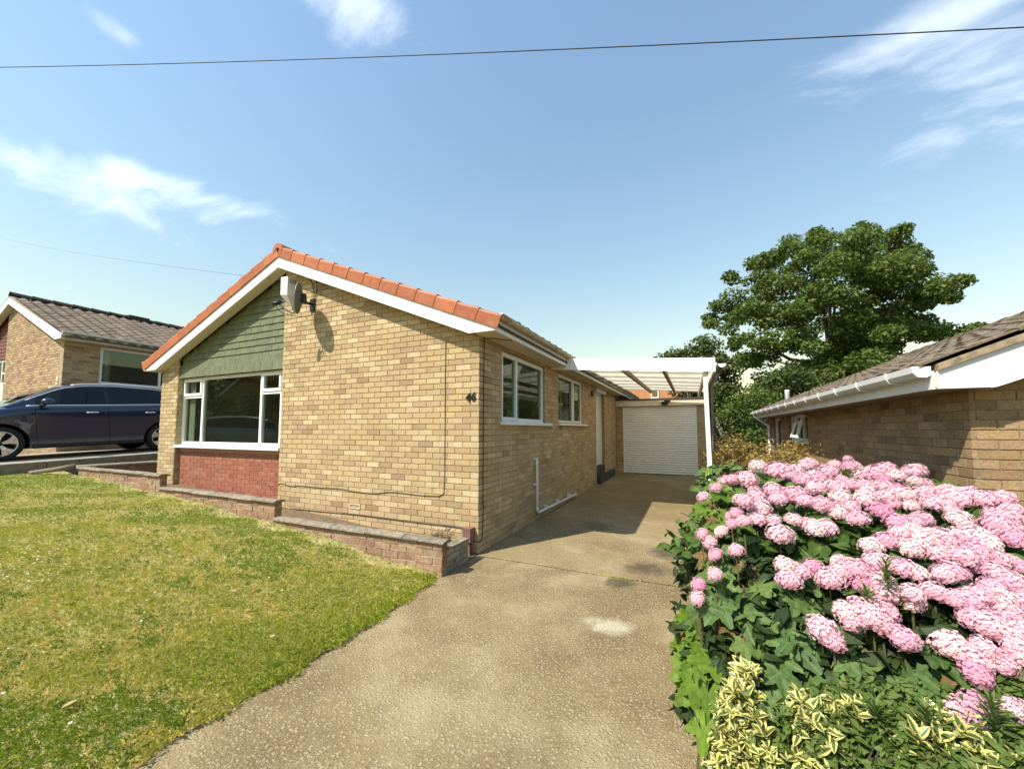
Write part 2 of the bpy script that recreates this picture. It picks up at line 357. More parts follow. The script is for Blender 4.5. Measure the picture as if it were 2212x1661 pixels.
# front window
FWd = window(H, (XP+.002, .098, 1.215), (1, 0, 0), (0, -1, 0), 2.935, 1.283, mull=(.655, 2.385), trans=((.915, .05, .655), (.915, 2.385, 2.88)), sash=((.03, .632, .935, 1.255), (2.408, 2.905, .935, 1.255)), sill=None, bar=.055)
q = MB(); q.box(-3.797, .10, 1.16, XM-.001, .2, 2.5); q.build('window_jamb', bmort, H)
sl = MB(); sl.prism([(.0, 1.155), (-.025, 1.160), (-.025, 1.205), (.15, 1.216), (.15, 1.155)], 0, XP-.10+.1, XM-.004); sl.v = [(x, y, z) for x, y, z in sl.v]; sl.build('sill', white, FWd)
# light curtain edge inside, left
cu = MB(); cu.grid([[(XP+.07+.22*j/12, .185+.02*math.sin(j*1.9), z) for j in range(13)] for z in (1.2, 2.45)]); cu.build('curtain', ply, H, True)
# hung tiles
htm = []
for k in range(3):
    t = MB(); w_ = .158; t.prism([(-.006, .0), (.012, .0), (.002, .165), (-.004, .165)], 0, -w_/2, w_/2)
    t.v = [(x+random.uniform(-.001, .001), -y, z) for x, y, z in t.v]; htm.append(t.mesh('hung_tile', green))
row = 0
while True:
    z = 2.498+row*.1145
    if z > 4.08: break
    x = XP+.012+.08+(row % 2)*.081
    if row % 2: x -= .162
    while x < XM-.01:
        a, b = max(x-.079, XP+.004), min(x+.079, XM-.004)
        if b-a > .03 and z+.02 < 4.12-SL*abs((a+b)/2-XA):
            s = (b-a)/.158; kick = .035*max(0, 1-row/2.)
            m = Matrix.Translation(((a+b)/2, .058-kick+random.uniform(0, .002), z+random.uniform(-.002, .002))) @ Matrix.Rotation(R(-4+random.uniform(-.6, .6)), 4, 'X') @ Matrix.Diagonal((s, 1, 1, 1))
            link('hung_tile', random.choice(htm), H, m)
        x += .162
    row += 1
# bargeboards, soffits, box ends
for sgn, xe in ((1, .3), (-1, -7.64)):
    def zt(x): return 4.31-SL*abs(x-XA)
    xk = XA+sgn*(4.12-2.672)/SL
    pb = MB(); pb.prism([(XA, 4.12), (xk, 2.672), (xe, 2.672), (xe, zt(xe)), (XA, 4.31)][::sgn], 1, -.17, -.15); pb.build('bargeboard', wpaint, H)
    cp = MB(); cp.prism([(XA, 4.150), (XA, 4.121), (xk-sgn*.08, 4.121-SL*abs(xk-sgn*.08-XA)), (xk-sgn*.08, 4.150-SL*abs(xk-sgn*.08-XA))][::sgn], 1, -.175, -.1701); cp.build('bargeboard_trim', wpaint, H)
    so_ = MB(); so_.prism([(XA, 4.122), (xk, 2.674), (xk, 2.694), (XA, 4.142)][::sgn], 1, -.15, -.0005); so_.build('verge_soffit', cream, H)
    ys = (-.15, 2.757) if sgn > 0 else (-.15, YB)
    for (ya, yb) in ([(-.15, 2.757), (2.795, YB+.15)] if sgn > 0 else [(-.15, YB+.15)]):
        wx = 0.001 if sgn > 0 else XL-.001
        e = MB(); e.box(min(wx, xe-sgn*.02), ya+.0005, 2.674, max(wx, xe-sgn*.02), yb, 2.69); e.build('soffit', cream, H)
        f = MB(); f.box(min(xe, xe-sgn*.02), ya+.0002, 2.6735, max(xe, xe-sgn*.02), yb, 2.835); f.build('fascia', wpaint, H)
    # half-round gutter
    gp = []
    for y in (-.16, YB+.1):
        gp.append([(xe+sgn*(.055-.052*math.cos(a)), y, 2.865-.052*math.sin(a)) for a in [math.pi*i/8 for i in range(9)]])
    g = MB(); g.grid(gp); g.v += [(x, y, z-.004) for x, y, z in g.v]; g.f += [tuple(i+18 for i in q) for q in g.f]; g.r += g.r; g.mi += g.mi
    go = g.build('gutter', dirtygut if sgn > 0 else wpaint, H)
    ce_ = MB(); ce_.prism([(xe+sgn*(.055-.054*math.cos(a)), 2.866-.054*math.sin(a)) for a in [math.pi*i/8 for i in range(9)]], 1, -.166, -.16); ce_.build('gutter_end', wpaint, go)
    if sgn > 0:
        for y in (1.85, 4.3):
            cl_ = MB(); cl_.grid([[(xe+(.055-.058*math.cos(a)), y+q, 2.866-.058*math.sin(a)) for a in [math.pi*i/8 for i in range(9)]] for q in (0, .03)]); cl_.build('gutter_bracket', blackm, go)
    # roof deck
    rd = MB(); rd.prism([(XA, 4.36), (XA, 4.325), (xe+sgn*.02, 4.325-SL*abs(xe+sgn*.02-XA)), (xe+sgn*.02, 4.36-SL*abs(xe+sgn*.02-XA))][::sgn], 1, -.15, YB+.15); rd.build('roof_deck', felt, H)
# wavy dark roof tiles: eave course as single tiles, the rest joined
def wavy_tile(mt, name, w_=.3, l_=.37, amp=.018, th=.022, nseg=6, fl_=.45):
    t = MB(); pr = [(-w_/2+w_*i/nseg, amp*math.sin(2*math.pi*i/nseg)) for i in range(nseg+1)]; v = []
    for s_, dz in ((0, .0), (l_, -.004)): v += [(x, s_, z+dz+th) for x, z in pr]
    v += [(x, l_, z-.004) for x, z in pr]
    k = nseg+1; f = [(i, k+i, k+i+1, i+1) for i in range(nseg)] + [(k+i, 2*k+i, 2*k+i+1, k+i+1) for i in range(nseg)] + [(0, 2*k, k), (nseg, k+nseg, 2*k+nseg)]
    t.add(v, f, random.random()); return t
TH = math.atan(SL)
def roof_tiles(parent, xa, za, sgn, y0, y1, length, mt, off=.04, slope=SL, single=None, gauge=.335, name='roof_tile', tw=.3, amp=.018):
    """tiles on one slope; single(row, col, centre) says which are objects of their own"""
    th = math.atan(slope); base = [wavy_tile(mt, name, tw*1.01, amp=amp) for _ in range(3)]; ms = [b.mesh(name, mt) for b in base]
    nr = int(length/gauge); nc = int((y1-y0)/tw); rest = MB(); items = []
    for i in range(nr):
        for j in range(nc):
            d = (i)*gauge + (length-nr*gauge)
            x = xa+sgn*d*math.cos(th); z = za-d*math.sin(th)+off; y = y0+(j+.5)*tw
            U = Vector((0, -sgn, 0)); D_ = Vector((sgn*math.cos(th), 0, -math.sin(th))); Nn = U.cross(D_)
            m = Matrix.Identity(4)
            for q in range(3): m[q][0], m[q][1], m[q][2], m[q][3] = U[q], D_[q], Nn[q], (x, y, z)[q]
            m = m @ Matrix.Rotation(R(2.6+random.uniform(-.7, .7)), 4, 'X') @ Matrix.Rotation(random.uniform(-.006, .006), 4, 'Z') @ Matrix.Translation((0, 0, .004+random.uniform(0, .004)))
            items.append((single(i, nr, j, nc, (x, y, z)) if single else 0, m, base[(i*7+j*3) % 3]))
    items.sort(key=lambda q: -q[0]); n = 0
    for sc_, m, b in items:
        if sc_ > 0 and n < 300: link(name, random.choice(ms), parent, m); n += 1
        else: rest.add([tuple(m @ Vector(p)) for p in b.v], b.f)
    if rest.v: o = rest.build(name+'s', mt, parent); o['kind'] = 'stuff'
LR = (.34-XA)/math.cos(TH)
roof_tiles(H, XA, 4.37, 1, .14, YB+.1, LR, rdark, .085, single=lambda i, nr, j, nc, c: 1. if i >= nr-1 or j == 0 else 0)
roof_tiles(H, XA, 4.37, -1, .14, YB+.1, LR, rdark, .085, single=lambda i, nr, j, nc, c: 1. if j == 0 else 0)
# red cloaked verge tiles, one by one
NV = 13; LV = LR+.0
for sgn in (1, -1):
    L_ = LV/NV
    for k in range(NV):
        t = MB(); n0, n1 = -.05, .115
        # profile in (y, n): front plate, rounded shoulder, top flange
        pr = [(-.176, n0), (-.186, n0), (-.190, n1-.03), (-.182, n1-.008), (-.165, n1), (.12, n1-.012), (.12, n1-.026), (-.158, n1-.016), (-.176, n1-.04)]
        nn = len(pr); v = []
        for d, e, fl_ in ((0, 0, 0.), (L_*1.06, .016, .006)): v += [(d, y-(fl_ if y < -.17 else 0), n+e-(.012 if n < 0 and d > 0 else 0)) for y, n in pr]
        f = [tuple(range(nn)), tuple(range(nn, 2*nn))[::-1]] + [(i, nn+i, nn+(i+1) % nn, (i+1) % nn) for i in range(nn)]
        D_ = Vector((sgn*math.cos(TH), 0, -math.sin(TH))); Nn = Vector((sgn*math.sin(TH), 0, math.cos(TH))); O = Vector((XA, 0, 4.345))+D_*(k*L_)
        v = [tuple(O+D_*(a+random.uniform(-.002, .002))+Nn*(c+.0)+Vector((0, b, 0))) for a, b, c in v]
        t.add(v, f); t.build('verge_tile', verge, H)
rt = MB(); rt.prism([(XA+.115*math.cos(a)*(1 if .3 < a < 2.8 else 1.05), 4.40+.115*math.sin(a)) for a in [math.pi*i/10 for i in range(11)]] + [(XA-.095, 4.385), (XA, 4.44), (XA+.095, 4.385)], 1, -.196, .25)
rt.build('ridge_tile', verge, H)
for k in range(30):
    y = .25+k*.44; r_ = MB(); r_.grid([[(XA+.13*math.cos(a), yy, 4.41+.11*math.sin(a)+e) for a in [math.pi*i/8 for i in range(9)]] for yy, e in ((y, .012), (y+.43, 0.))]); r_.build('ridge_tile', rdark, H)
# side windows
w1 = window(H, (-.035, W1[0]+.004, W1[2]+.012), (0, 1, 0), (1, 0, 0), 1.742, 1.0, mull=(.565,), sash=((.02, .565, .02, .98),), sill=(-.05, 2.0, .10, .045), bar=.06)
w2 = window(H, (-.035, W2[0]+.004, W2[2]+.012), (0, 1, 0), (1, 0, 0), 1.88, 1.0, mull=(1.16,), sash=((1.16, 1.86, .02, .98),), sill=(-.02, 2.15, .10, .045), bar=.06)
# door in the porch recess, canopy head, steps
dr = MB(); dr.box(-.2, 6.60, .46, -.135, 7.70, 2.52); d_o = dr.build('door', doorw, H)
dp = MB(); dp.box(-.2, 6.561, .455, -.09, 6.60, 2.56); dp.box(-.2, 7.70, .455, -.09, 7.739, 2.56); dp.box(-.2, 6.60, 2.52, -.09, 7.70, 2.56); dp.build('door_frame', doorw, d_o)
for z0, z1 in ((.62, 1.35), (1.5, 2.4)):
    q = MB(); q.box(-.1352, 6.75, z0, -.12, 7.55, z1); q.build('door_panel', doorw, d_o)
hd = MB(); hd.box(-.2, 6.565, 2.562, .03, 7.9, 2.665); hd.build('porch_head', wpaint, H)
st = MB(); st.box(-.24, 6.565, -.05, -.02, 7.735, .45); st.build('doorstep', stepm, H)
st = MB(); st.box(.003, 6.66, -.05, .09, 8.9, .215); st.build('doorstep', stepm, H)
# air brick, numerals, cables, drain pipe, vent
ab = MB(); bars(lframe((-2.11, -.006, .378), (1, 0, 0), (0, -1, 0)), .2, .068, .014, -.03, .004, ab); ab.box(-2.1, .0, .408, -1.92, .02, .416); abo = ab.build('air_brick', mat('terracotta_vent', (.56,.47,.31), .8), H)
q = MB(); q.box(-2.1, .015, .385, -1.92, .022, .44); q.build('vent_slot', blackm, abo)
def numeral(ch, x, z, h_):
    c = bpy.data.curves.new('digit', 'FONT'); c.body = ch; c.size = h_*1.42; c.extrude = .006; c.shear = .16; c.offset = .0012
    o = bpy.data.objects.new('tmp', c); col.objects.link(o); dg = bpy.context.evaluated_depsgraph_get(); me = bpy.data.meshes.new_from_object(o.evaluated_get(dg)); bpy.data.objects.remove(o)
    me.materials.clear(); me.materials.append(blackm); me.name = 'digit'
    return link('digit', me, H, Matrix.Translation((x, -.012, z)) @ Matrix.Rotation(math.pi/2, 4, 'X'))
numeral('4', -.195, 1.855, .105); numeral('6', -.118, 1.862, .105)
def cable(pts, r=.004, name='cable', parent=None, m=None):
    P = [Vector(p) for p in pts]; o = []
    for i in range(len(P)-1):
        a, b, c, d = P[max(i-1, 0)], P[i], P[i+1], P[min(i+2, len(P)-1)]
        for k in range(6):
            t = k/6; o.append(.5*((2*b)+(-a+c)*t+(2*a-5*b+4*c-d)*t*t+(-a+3*b-3*c+d)*t**3))
    o.append(P[-1]); return MB().tube(o, r, 6).build(name, m or blackm, parent, True)
wires = mat('cable_dark', (.05,.04,.032), .6)
y_ = -.006
cable([(-3.67, y_, .615), (-3.6, y_, .645), (-3.35, y_, .615), (-3.18, y_, .632), (-2.7, y_, .63), (-2.335, y_, .638), (-2.0, y_, .618), (-1.644, y_, .617), (-1.345, y_, .655), (-.9, y_, .645), (-.62, y_, .652), (-.54, y_, .67), (-.495, y_, .76), (-.493, y_, 1.4), (-.497, y_, 2.1), (-.497, y_, 2.66)], .005, parent=H, m=wires)
cable([(-3.6, y_, .29), (-3.45, y_, .262), (-3.3, y_, .27), (-2.6, y_, .284), (-1.9, y_, .296), (-1.1, y_, .292), (-.268, y_, .292), (-.21, y_, .275), (-.198, y_, .2)], .006, parent=H, m=wires)
cable([(.008, .115, 2.67), (.006, .11, 1.9), (.006, .105, .7), (.008, .115, .55), (.006, .10, .3), (.008, .08, .17), (.006, .03, .14), (-.01, -.006, .15), (-.06, -.006, .15)], .005, parent=H, m=wires)
cable([(.008, .13, 2.66), (.1, .2, 2.668), (.2, .33, 2.667), (.27, .4, 2.664)], .004, parent=H, m=wires)
dpn = MB(); dpn.tube([(-.02, 1.875, 1.01), (.045, 1.875, 1.012), (.045, 1.875, .97), (.045, 1.88, .17), (.047, 1.92, .135), (.045, 2.0, .13), (.045, 4.22, .085), (.045, 4.3, .07), (.045, 4.31, .012)], .021, 10)
dpo = dpn.build('drain_pipe', pipew, H, True)
for (y, z) in ((1.875, .95), (1.88, .2), (1.97, .131)): q = MB(); q.tube([(.045, y, z-.03), (.045, y, z+.03)] if z > .15 else [(.045, y-.03, z), (.045, y+.03, z)], .026, 10); q.build('pipe_collar', pipew, dpo, True)
for (y, z) in ((1.875, .6),): q = MB(); q.box(.0, y-.05, z-.012, .05, y+.03, z+.012); q.build('pipe_clip', pipew, dpo)
for y in (2.35, 3.0, 3.75): q = MB(); zz = .13-.02*(y-2)/2.2; q.box(.0, y-.012, zz-.01, .07, y+.012, zz+.055); q.build('pipe_clip', pipew, dpo)
q = MB(); q.box(.0, 5.95, 2.38, .05, 6.1, 2.52); q.build('wall_vent', mat('vent_brown', (.06,.04,.03), .7), H)
BS.finish()
# =================================================================== carport
CP = thing('carport', 'white lean-to carport with fascia board and corrugated roof beside the bungalow', 'carport', (1.4, 5., 0))
def zbot(x): return 2.632-.0752*x
b = MB(); b.prism([(.002, zbot(0)), (2.765, zbot(2.765)), (2.765, zbot(2.765)+.225), (.002, zbot(0)+.213)], 1, 2.76, 2.79); fb = b.build('fascia_board', mat('fascia_white', (.80,.78,.72), .4, 4, .03, spec=.4), CP)
q = MB(); q.prism([(1.395, zbot(1.395)+.002), (1.400, zbot(1.4)+.002), (1.400, zbot(1.4)+.212), (1.395, zbot(1.395)+.212)], 1, 2.758, 2.7599); q.build('board_joint', cream, fb)
NC = 64; YE = 9.45
def rise(y): return .014*(y-2.8)
for k in range(5):          # five corrugated sheets, corrugations run down the fall (x)
    ya, yb = 2.80+k*(YE-2.8)/5-(.03 if k else 0), 2.80+(k+1)*(YE-2.8)/5
    g = MB(); g.grid([[(x, ya+(yb-ya)*j/26, zbot(x)+.155+rise(ya+(yb-ya)*j/26)+.012*math.sin(j/26*2*math.pi*9)+.004*k) for j in range(27)] for x in (.24, 1.1, 2.0, 2.80)]); g.build('roof_sheet', sheetm, CP, True)
for x in (1.27, 1.97): q = MB(); q.prism([(2.8, zbot(x)+.02), (YE-.6, zbot(x)+.02+rise(YE-.6)), (YE-.6, zbot(x)+.11+rise(YE-.6)), (2.8, zbot(x)+.11)], 0, x-.024, x+.024); q.build('rafter', woodm, CP)
for k, y in enumerate((3.25, 4.1, 5.0, 5.95, 6.9, 7.8, 8.7)): rz_ = rise(y); q = MB(); q.prism([(.31, zbot(.31)+.112+rz_), (2.7, zbot(2.7)+.112+rz_), (2.7, zbot(2.7)+.138+rz_), (.31, zbot(.31)+.138+rz_)], 1, y-.015, y+.015); q.build('batten', wpaint, CP)
q = MB(); q.prism([(2.8, zbot(2.64)-.01), (YE-.2, zbot(2.64)-.01+rise(YE)), (YE-.2, zbot(2.64)+.1+rise(YE)), (2.8, zbot(2.64)+.1)], 0, 2.61, 2.67); q.build('eaves_beam', wpaint, CP)
for y in (2.85,):
    p = MB(); p.tube([(2.655, y, -.05), (2.635, y, 1.2), (2.615, y, zbot(2.62)-.012)], .046, 4); p.build('post', wpaint, CP)
g = MB(); g.grid([[(2.80+.058*(1-math.cos(a)), y, zbot(2.9)+.135+rise(y)-.058*math.sin(a)) for a in [math.pi*i/8 for i in range(9)]] for y in (2.78, YE)]); g.v += [(x, y, z-.004) for x, y, z in g.v]; g.f += [tuple(i+18 for i in q_) for q_ in g.f]; g.r += g.r; g.mi += g.mi; go = g.build('gutter', mat('grey_gutter', (.14,.115,.08), .6, 10, .3), CP)
q = MB(); q.prism([(2.80+.06*(1-math.cos(a)), zbot(2.9)+.136-.06*math.sin(a)) for a in [math.pi*i/8 for i in range(9)]], 1, 2.772, 2.78); q.build('gutter_end', wpaint, go)
q = MB(); q.tube([(2.84, 3.4, 2.47), (2.74, 3.5, 2.25), (2.72, 3.5, .1)], .02, 8); q.build('downpipe', mat('grey_pipe', (.2,.19,.17), .5), CP, True)
# =================================================================== garage
G = thing('garage', 'flat roofed brick garage with white roller door at the end of the drive', 'garage', (1.4, 12, 0))
GS = Bricks(300); GD = (.232, 2.575, -.3, 2.29)
gw = MB(); cells(gw, -.0, 2.83, -.2, 2.5, (GD,), lambda a, b, c, d: gw.box(a, 9.757, c, b, 9.95, d)); gw.box(2.63, 9.95, -.2, 2.83, 15.5, 2.5); gw.box(.0, 15.3, -.2, 2.63, 15.5, 2.5); gwo = gw.build('wall', bmort, G)
GS.wall(gwo, buff, (0, 9.75, 0), (1, 0, 0), (0, -1, 0), .01, 2.83, 0., 2.32, holes=(GD,)); GS.wall(gwo, buff, (2.836, 0, 0), (0, 1, 0), (1, 0, 0), 9.75, 15.5, 0., 2.5); GS.finish()
q = MB(); q.box(.008, 9.69, 2.292, 2.79, 9.745, 2.492); q.build('lintel_board', mat('lintel_cream', (.68,.60,.44), .5, 4, .06), G)
q = MB(); q.box(-.0, 9.66, 2.495, 2.9, 15.6, 2.545); q.build('flat_roof', felt, G)
rdm = MB(); pr = [(0, .0), (-.008, .006), (-.013, .02), (-.015, .036), (-.013, .054), (-.006, .068), (0, .070), (.012, .070), (.012, 0)]
rdm.prism(pr, 0, -1.165, 1.165, .5); me = rdm.mesh('door_slat', rollm)
rdo = MB(); rdo.box(.234, 9.81, -.02, 2.573, 9.83, 2.3); rdo = rdo.build('roller_door', greym, G)
for k in range(30): link('door_slat', me, rdo, Matrix.Translation((1.4035, 9.79+random.uniform(-.001, .001), .012+k*.0757)))
for x in (.236, 2.548): q = MB(); q.box(x, 9.762, 0, x+.022, 9.80, 2.288); q.build('door_guide', rollm, rdo)
LP = thing('wall_lantern', 'small black bulkhead lamp on the cream board over the garage door', 'lamp', (1.65, 9.69, 2.38))
q = MB(); q.tube([(1.65, 9.689, 2.40), (1.65, 9.63, 2.41), (1.66, 9.60, 2.39)], .022, 8); q.build('arm', blackm, LP, True)
q = MB(); q.tube([(1.61, 9.58, 2.43), (1.61, 9.58, 2.41), (1.61, 9.58, 2.35), (1.61, 9.58, 2.31)], [.03, .10, .11, .07], 12); q.build('lamp_shade', blackm, LP, True)
q = MB(); q.tube([(1.63, 9.60, 2.335), (1.63, 9.60, 2.30)], [.045, .03], 10); q.build('bulb_glass', boxw, LP, True)
q = MB(); q.box(1.60, 9.64, 2.41, 1.78, 9.689, 2.47); q.build('backplate', blackm, LP)
# =================================================================== things fixed to the bungalow
D_ = thing('satellite_dish', 'dark grey satellite dish on an arm below the gable peak', 'satellite dish', (-3.0, 0, 3.44))
dn = Vector((-.75, -.66, .07)).normalized(); dc = Vector((-2.93, -.30, 3.47)); dr_ = dn.cross(Vector((0, 0, 1))).normalized(); du = dr_.cross(dn)
if du.z < 0: du = -du
g = MB(); rows = []
for i in range(9):
    q = i/8; rows.append([tuple(dc+dr_*(.205*q*math.cos(a))+du*(.235*q*math.sin(a))+dn*(.05*q*q-.03)) for a in [2*math.pi*j/28 for j in range(29)]])
g.grid(rows); k = len(g.v); g.v += [tuple(Vector(p)-dn*.006) for p in g.v]; g.f += [tuple(i+k for i in reversed(q)) for q in g.f]; g.r += g.r; g.mi += g.mi
dish = g.build('dish', dishm, D_, True)
g = MB(); g.tube([tuple(dc+dr_*(.206*math.cos(a))+du*(.236*math.sin(a))+dn*.018) for a in [2*math.pi*j/28 for j in range(29)]], .006, 6, False); g.build('rim', greym, dish, True)
q = MB(); q.tube([(-3.0, -.005, 3.47), (-3.0, -.12, 3.46), tuple(dc-dn*.06)], .02, 8); q.build('wall_arm', blackm, D_, True)
q = MB(); q.box(-3.06, -.022, 3.36, -2.96, -.002, 3.56); q.build('wall_plate', blackm, D_)
q = MB(); q.box(-.05, -.03, -.07, .05, .03, .07); q.v = [tuple(dc-dn*.055+dr_*x+dn*y+du*z) for x, y, z in q.v]; q.build('bracket', blackm, D_)
lnb_ = dc+dn*.30-du*.13
q = MB(); q.tube([tuple(dc-du*.2-dn*.02), tuple(dc-du*.24+dn*.08), tuple(lnb_-dn*.02)], .012, 6); q.build('feed_arm', greym, D_, True)
q = MB(); q.tube([tuple(lnb_+dn*.05-du*.02), tuple(lnb_), tuple(lnb_-dn*.07+du*.035)], [.018, .028, .03], 10); q.build('feed_horn', blackm, D_, True)
cable([tuple(lnb_), tuple(lnb_-du*.08-dn*.03), tuple(lnb_-du*.13-dn*.12), tuple(dc-du*.28-dn*.05), (-3.02, -.02, 3.3), (-3.02, -.008, 3.4)], .0045, 'lead', D_)
cable([(-3.0, -.02, 3.5), (-2.99, -.012, 3.66), (-3.02, -.008, 3.78), (-3.1, -.008, 3.9)], .0045, 'lead', D_); cable([(-2.98, -.02, 3.5), (-2.95, -.012, 3.6), (-2.93, -.01, 3.75), (-2.98, -.008, 3.92)], .0045, 'lead', D_)
A_ = thing('alarm_box', 'white louvred alarm box at the gable peak behind the dish', 'alarm box', (-3.48, 0, 3.5))
ax0, ax1, ay = -3.565, -3.405, -.165
q = MB(); q.prism([(ax0, 3.655), (ax1, 3.635), (ax1, 3.935), (ax0, 3.945)], 1, ay, -.001); q.build('body', boxw, A_)
q = MB(); q.add([(ax0+.001, ay+.001, 3.654), (ax1-.001, ay+.001, 3.634), (ax1-.001, -.001, 3.634), (ax0+.001, -.001, 3.654), (ax0+.05, ay+.08, 3.54), (ax1-.02, ay+.1, 3.47), (ax1-.01, -.001, 3.46), (ax0+.05, -.001, 3.50)], [(0,1,5,4),(1,2,6,5),(2,3,7,6),(3,0,4,7),(4,5,6,7)]); q.build('tapered_base', mat('box_cream', (.6,.57,.5), .5), A_)
for k in range(6): q = MB(); q.box(ax1+.0005, ay+.035, 3.835+k*.014, ax1+.006, -.02, 3.842+k*.014); q.build('louvre', greym if k % 2 else boxw, A_)
M_ = thing('meter_box', 'small brown plastic cable box low on the front corner of the bungalow', 'cable box', (-.09, -.05, .0))
q = MB(); q.prism([(-.002, .16), (-.115, .16), (-.118, .31), (-.105, .318), (-.002, .322)], 0, -.15, -.045); q.v = [(x, y, z) for x, y, z in q.v]; q.build('body', brownp, M_)
q = MB(); q.box(-.1, -.09, -.02, -.045, -.03, .16); q.build('conduit', brownp, M_); q = MB(); q.tube([(-.05, -.1, .16), (-.045, -.1, -.01)], .012, 6); q.build('pipe', blackm, M_)
q = MB(); q.box(-.152, -.121, .30, -.043, -.10, .325); q.build('lid_lip', brownp, M_)
# =================================================================== setting
def pl(xs, zs): return lambda x: float(np.interp(x, xs, zs))
lawn_h = pl([-9.4, -8.3, -5.4, -2.5, -1.6, -.9, -.3, .15, .5], [.72, .66, .51, .30, .21, .12, .062, .022, .0])
gnd_h = pl([-60, -30, -13.5, -9.2, -8.9, -8.3, -2.5, 0, 2.45, 3.0, 3.9, 4.2, 12, 40], [0, .3, .80, .70, .60, .5, .15, -.06, -.06, -.10, -.75, -.95, -.95, -1.0])
def ground():
    xs = sorted({*np.linspace(-14, 6, 60), *np.linspace(-60, -14, 12), *np.linspace(6, 60, 14), -600, -250, -120, 120, 250, 600}); ys = sorted({*np.linspace(-30, 40, 40), -600, -200, -80, 80, 200, 600})
    b = MB(); b.grid([[(x, y, gnd_h(x)-.05 if abs(x) < 61 and -5 < y else (min(gnd_h(x), 0.)-.25)) for y in ys] for x in xs]); b.f = [q[::-1] for q in b.f]
    return b.build('ground', mat('ground_cover', (.085,.095,.038), 1., 3, .35, .02, 20))
struct(ground())
